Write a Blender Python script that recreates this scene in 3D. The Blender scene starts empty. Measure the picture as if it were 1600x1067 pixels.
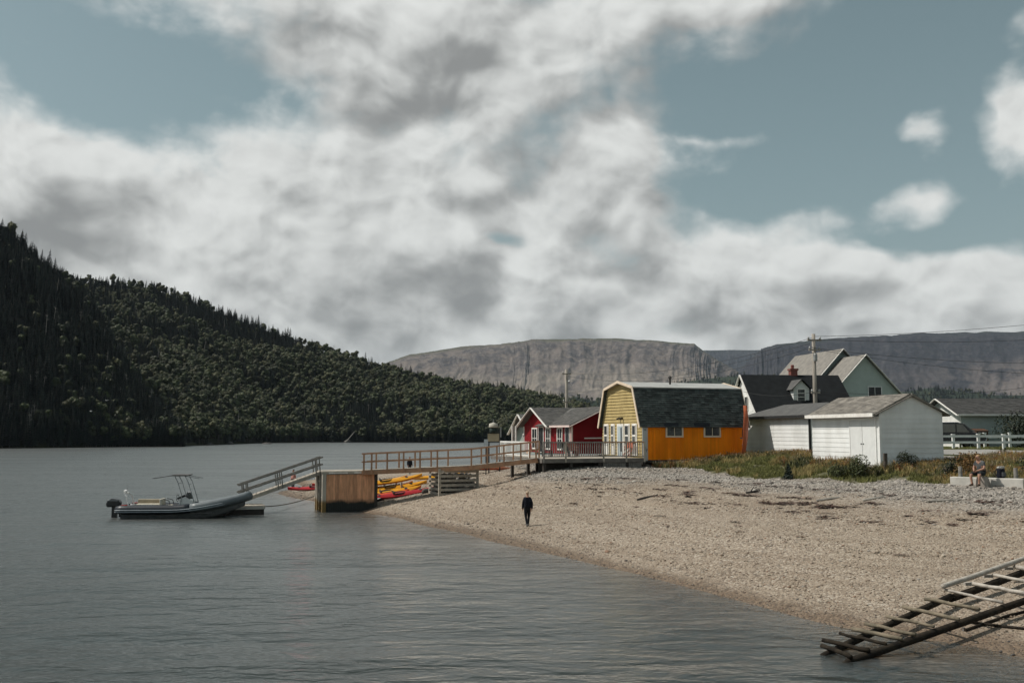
import bpy, math, random
import numpy as np
from math import radians as R, sin, cos, pi, sqrt
from mathutils import Vector, Matrix
random.seed(7); rng=np.random.default_rng(11)
S=bpy.context.scene; COL=S.collection
# ================= camera, exposure, sun, sky
cdat=bpy.data.cameras.new('camera'); cam=bpy.data.objects.new('camera',cdat); COL.objects.link(cam); S.camera=cam
cdat.sensor_width=36; cdat.lens=35.0; cdat.clip_start=.2; cdat.clip_end=60000
cam.location=(0,0,5); cam.rotation_euler=(R(90+5.196),0,0)
S.view_settings.view_transform='Standard'; S.view_settings.look='None'; S.view_settings.exposure=0.0; S.view_settings.gamma=1; S.view_settings.use_curve_mapping=False
S.render.engine='CYCLES'; S.cycles.max_bounces=7; S.cycles.transparent_max_bounces=8; S.cycles.use_adaptive_sampling=True; S.cycles.adaptive_threshold=.02; S.cycles.caustics_reflective=False; S.cycles.caustics_refractive=False
SUN_EL=R(52); SUN_AZ=R(-89)
sdir=Vector((sin(SUN_AZ)*cos(SUN_EL),cos(SUN_AZ)*cos(SUN_EL),sin(SUN_EL)))
sl=bpy.data.lights.new('sun','SUN'); sl.energy=4.0; sl.angle=R(.53); sl.color=(1,.95,.87); sun=bpy.data.objects.new('sun',sl); COL.objects.link(sun); sun.location=(-60,0,80); sun.rotation_euler=sdir.to_track_quat('Z','Y').to_euler()
# ---------- node helpers
def nmath(nt,op,*a,clamp=False):
    n=nt.nodes.new('ShaderNodeMath'); n.operation=op; n.use_clamp=clamp
    for i,v in enumerate(a):
        if isinstance(v,(int,float)): n.inputs[i].default_value=v
        else: nt.links.new(v,n.inputs[i])
    return n.outputs[0]
def nmap(nt,v,a,b,c=0.,d=1.,smooth=True):
    n=nt.nodes.new('ShaderNodeMapRange'); n.interpolation_type='SMOOTHSTEP' if smooth else 'LINEAR'
    nt.links.new(v,n.inputs[0])
    for i,x in zip((1,2,3,4),(a,b,c,d)):
        if isinstance(x,(int,float)): n.inputs[i].default_value=x
        else: nt.links.new(x,n.inputs[i])
    return n.outputs[0]
def nmix(nt,f,a,b,mode='MIX'):
    n=nt.nodes.new('ShaderNodeMix'); n.data_type='RGBA'; n.blend_type=mode; n.clamp_factor=True
    if isinstance(f,(int,float)): n.inputs[0].default_value=f
    else: nt.links.new(f,n.inputs[0])
    for i,x in ((6,a),(7,b)):
        if isinstance(x,(tuple,list)): n.inputs[i].default_value=(*x[:3],1)
        else: nt.links.new(x,n.inputs[i])
    return n.outputs[2]
# ---------- sky with broken cumulus, laid out by azimuth / elevation (degrees)
W=bpy.data.worlds.new('World'); S.world=W; W.use_nodes=True; wt=W.node_tree; wt.nodes.clear()
CLOUDS=[(-11.8,13.4,17.7,4.8,.3),(-6.1,22.7,15.5,4.4,.3),(12.4,23.6,5.5,2.0,.38),(6.9,15.4,3.7,4.1,.3),(-4.5,19.0,4.4,1.5,.16),(-17.0,7.9,19.1,3.7,.32),(17.6,8.1,12.2,1.9,.36),(13.9,10.8,2.9,1.3,.18),(29.7,6.9,5.5,1.7,.3),(23.0,12.1,2.7,.9,.36),(23.5,16.4,1.3,1.5,.34),(27.8,16.3,1.8,2.3,.42),(12.6,16.7,2.9,.6,.26),(-27.4,13.9,5.5,2.6,.24),(28.0,20.7,1.1,1.5,.2),(0.0,3.1,47.9,2.9,.4),(-3.7,10.1,7.4,2.9,.14),(-22.3,19.3,6.8,3.1,-.44),(-17.2,17.1,2.6,.8,-.15),(17.0,17.8,5.2,4.4,-.42),(17.1,13.5,7.7,1.3,-.36),(23.0,20.5,5.5,2.9,-.38),(27.0,11.3,3.3,1.0,-.4),(14.1,19.7,3.3,1.1,-.2),(20.8,14.7,2.2,.9,-.14),(-.2,11.3,1.7,.5,-.22),(25.3,14.4,1.3,1.8,-.22),(22.6,10.4,4.8,.6,-.3)]
def sphere(nt,az,el,zs=1.5):
    a=nmath(nt,'RADIANS',az); e=nmath(nt,'RADIANS',el); ce=nmath(nt,'COSINE',e); cx=nt.nodes.new('ShaderNodeCombineXYZ')
    for i,v in enumerate((nmath(nt,'MULTIPLY',nmath(nt,'SINE',a),ce),nmath(nt,'MULTIPLY',nmath(nt,'COSINE',a),ce),nmath(nt,'MULTIPLY',nmath(nt,'SINE',e),zs))): nt.links.new(v,cx.inputs[i])
    return cx.outputs[0]
def noise3(nt,vec,scale,detail,rough,dist=0.):
    n=nt.nodes.new('ShaderNodeTexNoise'); n.inputs['Scale'].default_value=scale; n.inputs['Detail'].default_value=detail; n.inputs['Roughness'].default_value=rough; n.inputs['Distortion'].default_value=dist
    nt.links.new(vec,n.inputs['Vector']); return n
tc=wt.nodes.new('ShaderNodeTexCoord'); sp=wt.nodes.new('ShaderNodeSeparateXYZ'); wt.links.new(tc.outputs['Generated'],sp.inputs[0])
AZ=nmath(wt,'DEGREES',nmath(wt,'ARCTAN2',sp.outputs[0],sp.outputs[1])); EL=nmath(wt,'DEGREES',nmath(wt,'ARCSINE',sp.outputs[2]))
wv=wt.nodes.new('ShaderNodeSeparateColor'); wt.links.new(noise3(wt,tc.outputs['Generated'],10,3,.5).outputs['Color'],wv.inputs[0])
WA=nmath(wt,'MULTIPLY_ADD',wv.outputs[0],5.0,-2.5); WE=nmath(wt,'MULTIPLY_ADD',wv.outputs[1],3.,-1.5)
def puffs(da,de,scale,detail):
    """2D cauliflower noise in degrees: bulging cells with creases"""
    c=wt.nodes.new('ShaderNodeCombineXYZ')
    wt.links.new(nmath(wt,'MULTIPLY_ADD',wv.outputs[2],4.5,nmath(wt,'ADD',AZ,da)),c.inputs[0]); wt.links.new(nmath(wt,'MULTIPLY',nmath(wt,'MULTIPLY_ADD',wv.outputs[0],3.0,nmath(wt,'ADD',EL,de)),1.35),c.inputs[1])
    v=wt.nodes.new('ShaderNodeTexVoronoi'); v.voronoi_dimensions='2D'; v.feature='SMOOTH_F1'; v.inputs['Smoothness'].default_value=.55; v.inputs['Scale'].default_value=scale; v.inputs['Detail'].default_value=detail; v.inputs['Roughness'].default_value=.42; v.inputs['Lacunarity'].default_value=2.2; v.normalize=True
    wt.links.new(c.outputs[0],v.inputs['Vector']); return nmath(wt,'SUBTRACT',.42,v.outputs['Distance'])
def macro(da,de):
    azw=nmath(wt,'ADD',nmath(wt,'ADD',AZ,da),WA); elw=nmath(wt,'ADD',nmath(wt,'ADD',EL,de),WE); tot=None
    for (c,e0,rx,ry,amp) in CLOUDS:
        u=nmath(wt,'MULTIPLY_ADD',azw,1/rx,-c/rx); v=nmath(wt,'MULTIPLY_ADD',elw,1/ry,-e0/ry)
        t=nmath(wt,'MULTIPLY',nmath(wt,'EXPONENT',nmath(wt,'MULTIPLY',nmath(wt,'MULTIPLY_ADD',u,u,nmath(wt,'MULTIPLY',v,v)),-1.0)),amp)
        tot=t if tot is None else nmath(wt,'ADD',tot,t)
    return tot
def fbm(da,de,detail,rough=.5):
    return nmath(wt,'ADD',noise3(wt,sphere(wt,nmath(wt,'ADD',AZ,da),nmath(wt,'ADD',EL,de)),10,detail,rough,.12).outputs[0],-.5)
M0=macro(0,0); DA,DE=-1.1,1.6; P0=puffs(0,0,.40,3.2); P1=puffs(-.36,.52,.40,3.2)
D0=nmath(wt,'MULTIPLY_ADD',fbm(0,0,8,.54),.95,nmath(wt,'MULTIPLY_ADD',P0,.34,M0))                     # outline
S0=nmath(wt,'MULTIPLY_ADD',fbm(0,0,3.5,.42),.9,nmath(wt,'MULTIPLY_ADD',puffs(0,0,.145,2.),.60,M0))                     # body
S1=nmath(wt,'MULTIPLY_ADD',fbm(DA,DE,2.5,.42),.9,nmath(wt,'MULTIPLY_ADD',puffs(DA,DE,.145,2.),.60,macro(DA,DE)))
D2=nmath(wt,'MULTIPLY_ADD',fbm(-1.6,3.6,1,.5),.9,macro(-1.6,3.6))
alpha=nmap(wt,D0,-.05,nmap(wt,M0,.10,.42,.40,.08))
L=nmath(wt,'MULTIPLY_ADD',nmath(wt,'MINIMUM',nmath(wt,'SUBTRACT',S0,S1),.16),1.35,nmath(wt,'MULTIPLY',nmath(wt,'MINIMUM',nmath(wt,'SUBTRACT',S0,D2),.20),.85))
L=nmath(wt,'MULTIPLY_ADD',D0,-.25,L)
L=nmath(wt,'MULTIPLY_ADD',nmath(wt,'SUBTRACT',P0,P1),.68,L)
L=nmath(wt,'MULTIPLY_ADD',nmath(wt,'SUBTRACT',1.0,alpha),.35,L)
bright=nmap(wt,L,-.52,.50)
ccol=nmix(wt,bright,(.27,.278,.275),(.77,.785,.765))
st=wt.nodes.new('ShaderNodeTexSky'); st.sky_type='NISHITA'; st.sun_disc=False; st.sun_elevation=SUN_EL; st.sun_rotation=SUN_AZ; st.altitude=0; st.air_density=1.0; st.dust_density=1.5; st.ozone_density=1.0
sk=nmix(wt,1.0,st.outputs[0],(.07,.07,.07),'MULTIPLY')
hs=wt.nodes.new('ShaderNodeHueSaturation'); hs.inputs['Saturation'].default_value=.62; hs.inputs['Hue'].default_value=.44; hs.inputs['Value'].default_value=1.08; wt.links.new(sk,hs.inputs['Color'])
skyc=nmix(wt,alpha,hs.outputs[0],ccol)
bg=wt.nodes.new('ShaderNodeBackground'); bg.inputs[1].default_value=1.0; wt.links.new(skyc,bg.inputs[0])
wo=wt.nodes.new('ShaderNodeOutputWorld'); wt.links.new(bg.outputs[0],wo.inputs[0])
W.cycles.sampling_method='MANUAL'; W.cycles.sample_map_resolution=512
# ================= helpers
def noise2(x,y,seed=0):
    """numpy value noise, 0..1"""
    xi=np.floor(x).astype(np.int64); yi=np.floor(y).astype(np.int64); xf=x-xi; yf=y-yi
    def h(a,b):
        n=(a*374761393+b*668265263+seed*1442695041)&0xffffffff
        n=((n^(n>>13))*1274126177)&0xffffffff
        return ((n^(n>>16))&0xffff)/65535.
    u=xf*xf*(3-2*xf); v=yf*yf*(3-2*yf)
    return (h(xi,yi)*(1-u)+h(xi+1,yi)*u)*(1-v)+(h(xi,yi+1)*(1-u)+h(xi+1,yi+1)*u)*v
def fbm2(x,y,o=5,seed=0,gain=.5,ridge=False):
    t=0.;a=1.;n=0.
    for i in range(o):
        k=noise2(x*2**i+17.3*i,y*2**i+9.1*i,seed+i)
        if ridge: k=1-abs(2*k-1)
        t=t+a*k; n+=a; a*=gain
    return t/n
def pr(nt): return nt.nodes.new
MATS={}
def mat(name,col,col2=None,scale=4.,rough=.75,bump=0.,bscale=30.,island=0.,inst=0.,metal=0.,spec=.4,stretch=(1,1,1),detail=4,rough2=None):
    """Principled surface: two-tone noise, optional per-piece tone and fine relief"""
    if name in MATS: return MATS[name]
    m=bpy.data.materials.new(name); m.use_nodes=True; nt=m.node_tree; b=nt.nodes['Principled BSDF']
    b.inputs['Roughness'].default_value=rough; b.inputs['Metallic'].default_value=metal; b.inputs['Specular IOR Level'].default_value=spec
    tc=nt.nodes.new('ShaderNodeTexCoord'); mp=nt.nodes.new('ShaderNodeMapping'); mp.inputs['Scale'].default_value=stretch; nt.links.new(tc.outputs['Object'],mp.inputs[0])
    col2=col2 or tuple(c*.78 for c in col)
    n=noise3(nt,mp.outputs[0],scale,detail,.6); f=nmap(nt,n.outputs[0],.33,.67)
    c=nmix(nt,f,col,col2)
    if island or inst:
        if island: r=nt.nodes.new('ShaderNodeNewGeometry').outputs['Random Per Island']; k=island
        else: r=nt.nodes.new('ShaderNodeObjectInfo').outputs['Random']; k=inst
        v=nmap(nt,r,0,1,1-k,1+k,False); hs=nt.nodes.new('ShaderNodeHueSaturation'); nt.links.new(v,hs.inputs['Value']); nt.links.new(c,hs.inputs['Color']); c=hs.outputs[0]
    nt.links.new(c,b.inputs['Base Color'])
    if bump:
        bn=nt.nodes.new('ShaderNodeBump'); bn.inputs['Strength'].default_value=min(1,bump); bn.inputs['Distance'].default_value=.02
        nb=noise3(nt,mp.outputs[0],bscale,3,.6); nt.links.new(nb.outputs[0],bn.inputs['Height']); nt.links.new(bn.outputs[0],b.inputs['Normal'])
    MATS[name]=m; return m
class MB:
    """collects shapes, builds ONE mesh object"""
    def __init__(s): s.v=[]; s.f=[]
    def add(s,vs,fs):
        o=len(s.v); s.v+=[tuple(v) for v in vs]; s.f+=[tuple(i+o for i in f) for f in fs]; return s
    def box(s,x0,x1,y0,y1,z0,z1):
        return s.add([(x0,y0,z0),(x1,y0,z0),(x1,y1,z0),(x0,y1,z0),(x0,y0,z1),(x1,y0,z1),(x1,y1,z1),(x0,y1,z1)],[(3,2,1,0),(4,5,6,7),(0,1,5,4),(1,2,6,5),(2,3,7,6),(3,0,4,7)])
    def beam(s,p,q,w,h,up=(0,0,1)):
        p=Vector(p);q=Vector(q);d=(q-p).normalized();u=Vector(up)
        if abs(d.dot(u))>.98: u=Vector((0,1,0))
        r=d.cross(u).normalized();u=r.cross(d).normalized();vs=[]
        for c in (p,q):
            for a,b in ((-1,-1),(1,-1),(1,1),(-1,1)): vs.append(c+r*(a*w/2)+u*(b*h/2))
        return s.add(vs,[(0,1,2,3),(7,6,5,4),(0,4,5,1),(1,5,6,2),(2,6,7,3),(3,7,4,0)])
    def tube(s,pts,rad,n=8,cap=True,jit=0.):
        pts=[Vector(p) for p in pts]; k=len(pts); rad=rad if isinstance(rad,(list,tuple)) else [rad]*k; vs=[];fs=[]
        for i,p in enumerate(pts):
            d=(pts[min(i+1,k-1)]-pts[max(i-1,0)]).normalized(); u=Vector((0,0,1)) if abs(d.z)<.95 else Vector((0,1,0)); r=d.cross(u).normalized(); u=r.cross(d)
            for j in range(n):
                a=2*pi*j/n; rr=rad[i]*(1+jit*random.uniform(-1,1)); vs.append(p+r*(cos(a)*rr)+u*(sin(a)*rr))
        for i in range(k-1):
            for j in range(n): a=i*n+j;b=i*n+(j+1)%n; fs.append((a,b,b+n,a+n))
        if cap: fs.append(tuple(range(n-1,-1,-1))); fs.append(tuple((k-1)*n+j for j in range(n)))
        return s.add(vs,fs)
    def prism(s,poly,ext):
        """planar 3D polygon swept by a vector"""
        n=len(poly); e=Vector(ext); p=[Vector(q) for q in poly]
        return s.add(p+[q+e for q in p],[tuple(range(n-1,-1,-1)),tuple(range(n,2*n))]+[(i,(i+1)%n,(i+1)%n+n,i+n) for i in range(n)])
    def lathe(s,prof,n=12,c=(0,0,0),axis='z'):
        vs=[];fs=[];k=len(prof)
        for r,z in prof:
            for j in range(n):
                a=2*pi*j/n; q=(r*cos(a),r*sin(a),z) if axis=='z' else (z,r*cos(a),r*sin(a)); vs.append((c[0]+q[0],c[1]+q[1],c[2]+q[2]))
        for i in range(k-1):
            for j in range(n): a=i*n+j;b=i*n+(j+1)%n; fs.append((a,b,b+n,a+n))
        fs.append(tuple(range(n-1,-1,-1))); fs.append(tuple((k-1)*n+j for j in range(n)))
        return s.add(vs,fs)
    def xf(s,m):
        s.v=[tuple(m@Vector(v)) for v in s.v]; return s
    def build(s,name,m,parent=None,world=False,smooth=False,bevel=0.):
        me=bpy.data.meshes.new(name)
        vs=s.v
        if parent is not None and world:
            l=parent.location; vs=[(v[0]-l[0],v[1]-l[1],v[2]-l[2]) for v in vs]
        me.from_pydata(vs,[],s.f); me.materials.append(m)
        if smooth: me.polygons.foreach_set('use_smooth',[True]*len(me.polygons))
        o=bpy.data.objects.new(name,me); COL.objects.link(o)
        if parent is not None: o.parent=parent
        if bevel:
            b=o.modifiers.new('bevel','BEVEL'); b.width=bevel; b.segments=2; b.limit_method='ANGLE'
        return o
def tag(o,label,cat,group=None,kind=None):
    if label: o['label']=label
    if cat: o['category']=cat
    if group: o['group']=group
    if kind: o['kind']=kind
    return o
def thing(name,label,cat,loc=(0,0,0),rot=0.,group=None):
    o=bpy.data.objects.new(name,None); COL.objects.link(o); o.location=loc; o.rotation_euler=(0,0,rot); o.empty_display_size=.3
    return tag(o,label,cat,group)
def grid_mesh(name,V,m,smooth=True,attrs=None):
    """V: (n,k,3) array"""
    n,k,_=V.shape; i=np.arange(n*k).reshape(n,k)
    f=np.stack([i[:-1,:-1],i[1:,:-1],i[1:,1:],i[:-1,1:]],-1).reshape(-1,4)
    me=bpy.data.meshes.new(name); me.vertices.add(n*k); me.vertices.foreach_set('co',V.reshape(-1).astype(np.float32))
    me.loops.add(f.size); me.loops.foreach_set('vertex_index',f.reshape(-1).astype(np.int32)); me.polygons.add(len(f)); me.polygons.foreach_set('loop_start',np.arange(0,f.size,4,dtype=np.int32))
    if smooth: me.polygons.foreach_set('use_smooth',np.ones(len(f),bool))
    for a,vals in (attrs or {}).items():
        at=me.attributes.new(a,'FLOAT','POINT'); at.data.foreach_set('value',np.asarray(vals,np.float32).reshape(-1))
    me.update(calc_edges=True); me.validate(); me.materials.append(m); o=bpy.data.objects.new(name,me); COL.objects.link(o); return o
def scatter(name,P,rot,sc,ix,protos,label,cat,tilt=None):
    """one 'stuff' object: instances of unlinked prototype meshes on points"""
    n=len(P); me=bpy.data.meshes.new(name); me.vertices.add(n); me.vertices.foreach_set('co',np.asarray(P,np.float32).reshape(-1))
    r3=np.zeros((n,3),np.float32); r3[:,2]=rot
    if tilt is not None: r3[:,:2]=tilt
    for nm,v in (('rot',r3),('sc',np.asarray(sc,np.float32).reshape(n,-1)*np.ones((1,3),np.float32))):
        a=me.attributes.new(nm,'FLOAT_VECTOR','POINT'); a.data.foreach_set('vector',np.ascontiguousarray(v,dtype=np.float32).reshape(-1))
    a=me.attributes.new('ix','INT','POINT'); a.data.foreach_set('value',np.asarray(ix,np.int32))
    o=bpy.data.objects.new(name,me); COL.objects.link(o)
    g=bpy.data.node_groups.new(name,'GeometryNodeTree'); g.interface.new_socket('g',in_out='INPUT',socket_type='NodeSocketGeometry'); g.interface.new_socket('g',in_out='OUTPUT',socket_type='NodeSocketGeometry')
    gi=g.nodes.new('NodeGroupInput'); go=g.nodes.new('NodeGroupOutput'); ip=g.nodes.new('GeometryNodeInstanceOnPoints'); j=g.nodes.new('GeometryNodeJoinGeometry')
    g.links.new(gi.outputs[0],ip.inputs['Points'])
    for p in reversed(protos):
        oi=g.nodes.new('GeometryNodeObjectInfo'); oi.inputs['Object'].default_value=p; oi.inputs['As Instance'].default_value=True; g.links.new(oi.outputs['Geometry'],j.inputs[0])
    g.links.new(j.outputs[0],ip.inputs['Instance']); ip.inputs['Pick Instance'].default_value=True
    def na(nm,t):
        q=g.nodes.new('GeometryNodeInputNamedAttribute'); q.data_type=t; q.inputs['Name'].default_value=nm; return q.outputs['Attribute']
    g.links.new(na('ix','INT'),ip.inputs['Instance Index']); er=g.nodes.new('FunctionNodeEulerToRotation'); g.links.new(na('rot','FLOAT_VECTOR'),er.inputs[0]); g.links.new(er.outputs[0],ip.inputs['Rotation'])
    g.links.new(na('sc','FLOAT_VECTOR'),ip.inputs['Scale']); g.links.new(ip.outputs[0],go.inputs[0])
    o.modifiers.new('scatter','NODES').node_group=g
    return tag(o,label,cat,None,'stuff')
def proto(name,mb,mats,idx=None,smooth=False):
    me=bpy.data.meshes.new(name); me.from_pydata(mb.v,[],mb.f)
    for m in mats: me.materials.append(m)
    if idx: me.polygons.foreach_set('material_index',idx)
    if smooth: me.polygons.foreach_set('use_smooth',[True]*len(me.polygons))
    return bpy.data.objects.new(name,me)
def fnum(poly,zz):
    lo=1e9;hi=-1e9;n=len(poly)
    for i in range(n):
        (a,za),(b,zb)=poly[i],poly[(i+1)%n]
        if (za-zz)*(zb-zz)<=0 and za!=zb:
            s=a+(b-a)*(zz-za)/(zb-za); lo=min(lo,s);hi=max(hi,s)
    return lo,hi
def clap(parent,poly,O,sd,nd,m,h=.22,t=.03,single=False,name='siding'):
    """lapped horizontal boards over a convex wall outline poly[(s,z)] at origin O, along sd, facing nd"""
    O=Vector(O);sd=Vector(sd);nd=Vector(nd);z=min(p[1] for p in poly);zt=max(p[1] for p in poly);mb=MB()
    while z<zt-.02:
        z1=min(z+h,zt);a0,b0=fnum(poly,z+.001);a1,b1=fnum(poly,z1-.001)
        if b0>a0 and b1>=a1:
            def P(s,zz,k): q=O+sd*s+nd*k; return (q.x,q.y,q.z+zz)
            vs=[P(a0,z,.004),P(b0,z,.004),P(b0,z,t),P(a0,z,t),P(a1,z1,.002),P(b1,z1,.002),P(b1,z1,.007),P(a1,z1,.007)]
            fs=[(0,1,2,3),(7,6,5,4),(3,2,6,7),(0,3,7,4),(1,0,4,5),(2,1,5,6)]
            if single: MB().add(vs,fs).build('board',m,parent)
            else: mb.add(vs,fs)
        z=z1
    if not single: return mb.build(name,m,parent)
def battens(parent,x0,x1,z0,z1,O,sd,nd,m,step=.15,name='siding'):
    mb=MB();O=Vector(O);sd=Vector(sd);nd=Vector(nd);x=x0
    while x<x1-.01:
        w=min(step,x1-x); p=O+sd*x;q=O+sd*(x+w*.82);r=O+sd*(x+w)
        for a,b,t in ((p,q,.028),(q,r,.012)):
            vs=[]
            for zz in (z0,z1):
                for c,k in ((a,0.),(b,0.),(b,t),(a,t)): d=c+nd*k; vs.append((d.x,d.y,d.z+zz))
            mb.add(vs,[(3,2,1,0),(4,5,6,7),(0,1,5,4),(1,2,6,5),(2,3,7,6),(3,0,4,7)])
        x+=w
    return mb.build(name,m,parent)
def shingles(parent,O,e,r,length,height,m,tab=.32,course=.15,name='shingles'):
    """staggered shingle tabs on a roof plane: O lower corner, e along eave, r up the slope"""
    O=Vector(O);e=Vector(e).normalized();r=Vector(r).normalized();n=e.cross(r).normalized();n=n if n.z>0 else -n;mb=MB();rows=int(math.ceil(height/course))
    for i in range(rows):
        x=-(i%2)*tab*.5-random.random()*.1
        while x<length:
            w=tab*random.uniform(.8,1.15);a=max(x,0);b=min(x+w-.012,length);y0=i*course-random.uniform(0,.012);y1=min((i+1)*course+.02,height);x+=w
            if b-a<.03: continue
            t=.022+random.uniform(0,.012);q=[O+e*a+r*y0+n*t,O+e*b+r*y0+n*t,O+e*b+r*y1+n*.008,O+e*a+r*y1+n*.008,O+e*a+r*y0,O+e*b+r*y0]
            mb.add(q,[(0,1,2,3),(4,5,1,0)])
    o=mb.build(name,m,parent); o['kind']='stuff'; return o
def window(parent,O,sd,nd,w,h,mframe,mglass,cols=2,rows=1,bar=.07,depth=.07,name='window'):
    """proud frame, recessed panes; O lower-left corner on the wall face"""
    O=Vector(O);sd=Vector(sd);nd=Vector(nd);up=Vector((0,0,1))
    f=MB()
    def bx(mb,s0,s1,z0,z1,k0,k1):
        vs=[O+sd*s+up*z+nd*k for z in (z0,z1) for s,k in ((s0,k0),(s1,k0),(s1,k1),(s0,k1))]
        mb.add(vs,[(3,2,1,0),(4,5,6,7),(0,1,5,4),(1,2,6,5),(2,3,7,6),(3,0,4,7)])
    bx(f,-bar,0,-bar,h+bar,0,depth);bx(f,w,w+bar,-bar,h+bar,0,depth);bx(f,0,w,-bar,0,0,depth);bx(f,0,w,h,h+bar,0,depth)
    o=f.build(name,mframe,parent)
    m=MB()
    for i in range(1,cols): bx(m,w*i/cols-.022,w*i/cols+.022,0,h,.02,depth-.012)
    for i in range(1,rows):
        for c in range(cols): bx(m,w*c/cols+(.022 if c else 0),w*(c+1)/cols-(.022 if c<cols-1 else 0),h*i/rows-.02,h*i/rows+.02,.02,depth-.014)
    if m.v: m.build('glazing_bar',mframe,o)
    for c in range(cols):
        for r_ in range(rows):
            g=MB();bx(g,w*c/cols+.012,w*(c+1)/cols-.012,h*r_/rows+.01,h*(r_+1)/rows-.01,.018,.03);g.build('pane',mglass,o)
    return o
# ================= ground: one sheet, heights by thin-plate spline through surveyed points
CP=np.array([(-18.8,81.3,0),(-15.8,75.2,0),(-14,72.4,0),(-9.9,64.75,0),(-6.8,59.4,0),(-3.3,51.7,0),(-1.2,46.9,0),(.66,43.6,0),(2.5,39.9,0),(4.5,35.8,0),(6.05,32,0),(7.3,28.9,0),(8.3,26.4,0),(9.25,25.3,0),(9.9,24.6,0),(10.7,24.3,0),(11.1,23.3,0),(11.4,22.7,0),
(-19.6,84.8,0),(-21.6,99.7,0),(-20.6,107.9,0),(-18,117,0),(-13,124,0),(0,130,0),(12,142,0),
(.8,50.4,.35),(4,55,1.05),(9.8,51.5,1.9),(14.5,41.5,1.85),(18.4,36.3,1.9),(14,55,2.45),(17.8,49,2.5),(10.4,64.5,2.75),(8.4,64,2.75),(2,61.5,2.5),(-2.2,64,1.4),(-5.2,64,1.0),(-8.4,63.8,.28),(-10,66,.22),
(-7,70,.75),(-4,72,1.25),(0,75,2.0),(3,80,2.6),(-14,82,.5),(-16,86,.4),(-14,95,.6),(-8,90,1.1),(-5,105,1.0),(5,100,2.2),(-10,110,.5),
(21.3,42.5,2.72),(19.3,44,2.7),(18.9,51.5,3.2),(22.5,51.8,3.25),(16,60,3.3),(30,62,3.5),(35,72,3.68),(45,78,3.72),(15,75,3.5),(20,88,3.6),(40,95,3.7),(60,100,3.9),(10,90,3.2),(25,120,3.8),(60,150,4),(30,180,3),(70,60,4),(80,90,4),
(13.5,25.8,.38),(16,30,.75),(20,30,1.5),(14,21,.3),(25,36,2.4),(30,45,3),(22,22,1.5),(18,18,.8),(12.5,18,-.1),(40,30,3),(8,40,1.15),(11,36,1.2),(5,45,.75),(12,29.5,.6),
(-3,41,-.45),(2,33.5,-.5),(5,26.5,-.55),(8,21.5,-.5),(-8,53,-.5),(-14,62,-.8),(-20,71,-1),(-10,40,-1.8),(0,20,-1.9),(5,15,-1.7),(-26,90,-1.3),(-30,60,-3),(-27,120,-1.6),(-10,140,-1),(10,165,-1.2),(-40,30,-4),(0,5,-3),(-60,100,-5),(-20,20,-3.5),(16,10,-.8),(-70,170,-5),(-60,140,-4),(-70,60,-5),(-70,15,-5),(-30,175,-3),(-35,150,-2.5),(-62,100,-5),(-62,125,-5),(-62,152,-5),(-62,175,-5),(-75,200,-6),(-40,190,-5),(0,190,-4),(-75,100,-6),(-75,150,-6)],float)
def _tps(d2): return .5*d2*np.log(d2+1e-9)
_n=len(CP);_A=np.zeros((_n+3,_n+3));_d=((CP[:,None,:2]-CP[None,:,:2])**2).sum(-1);_A[:_n,:_n]=_tps(_d)+np.eye(_n)*.8;_A[:_n,_n]=1;_A[:_n,_n+1:]=CP[:,:2];_A[_n,:_n]=1;_A[_n+1:,:_n]=CP[:,:2].T
_w=np.linalg.solve(_A,np.r_[CP[:,2],0,0,0])
def ground(x,y):
    x=np.asarray(x,float);y=np.asarray(y,float);sh=x.shape;x=x.ravel();y=y.ravel();z=np.zeros_like(x)
    for i in range(0,len(x),20000):
        d=(x[i:i+20000,None]-CP[None,:,0])**2+(y[i:i+20000,None]-CP[None,:,1])**2
        z[i:i+20000]=_tps(d)@_w[:_n]+_w[_n]+_w[_n+1]*x[i:i+20000]+_w[_n+2]*y[i:i+20000]
    far=np.where(x>12+(y-142)*.36,4.,-6.)
    d=np.maximum.reduce([-30-x,x-75,8-y,y-175,np.zeros_like(x)]);k=np.clip(d/40,0,1);k=k*k*(3-2*k)
    z=np.clip(z,-6,4.3)*(1-k)+far*k
    on=np.clip(z/1.5,0,1)
    z=z+(fbm2(x*.35,y*.35,3,5)-.5)*.22*on+(fbm2(x*1.6,y*1.6,2,9)-.5)*.07*np.clip(z/.4,0,1)
    return z.reshape(sh)
def gz(x,y): return float(ground(np.array([x]),np.array([y]))[0])
def inpoly(x,y,poly):
    r=np.zeros(x.shape,bool);j=len(poly)-1
    for i in range(len(poly)):
        xi,yi=poly[i];xj,yj=poly[j]
        r^=((yi>y)!=(yj>y))&(x<(xj-xi)*(y-yi)/(yj-yi+1e-12)+xi);j=i
    return r
GRASS=[(9.0,64.5),(10.2,63.9),(11.5,61.5),(12.4,58.5),(13.6,55.4),(15.4,51.8),(17.2,49.6),(18.6,48.9),(19.6,46.2),(19.9,44.6),(22,42.3),(26,39),(60,38),(60,60.5),(31,61.5),(23,53.5),(22.4,52.1),(18.6,51.4),(17.4,58.6),(18.6,62.7),(17.6,68),(15.9,67.4)]
def softmask(x,y,poly,amp=.9):
    wx=x+(fbm2(x*.7,y*.7,3,21)-.5)*2*amp;wy=y+(fbm2(x*.7+50,y*.7,3,22)-.5)*2*amp
    return inpoly(wx,wy,poly)
def axis(a,b,st,lo,hi,k=34):
    g=np.geomspace(1,1+max(hi-b,1),k)-1; g2=np.geomspace(1,1+max(a-lo,1),k)-1
    return np.r_[(a-g2[1:])[::-1],np.arange(a,b,st),b+g]
gx=axis(-28,52,.4,-9000,9000);gy=axis(14,132,.4,-3000,12000)
XX,YY=np.meshgrid(gx,gy,indexing='ij');ZZ=ground(XX,YY)
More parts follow.
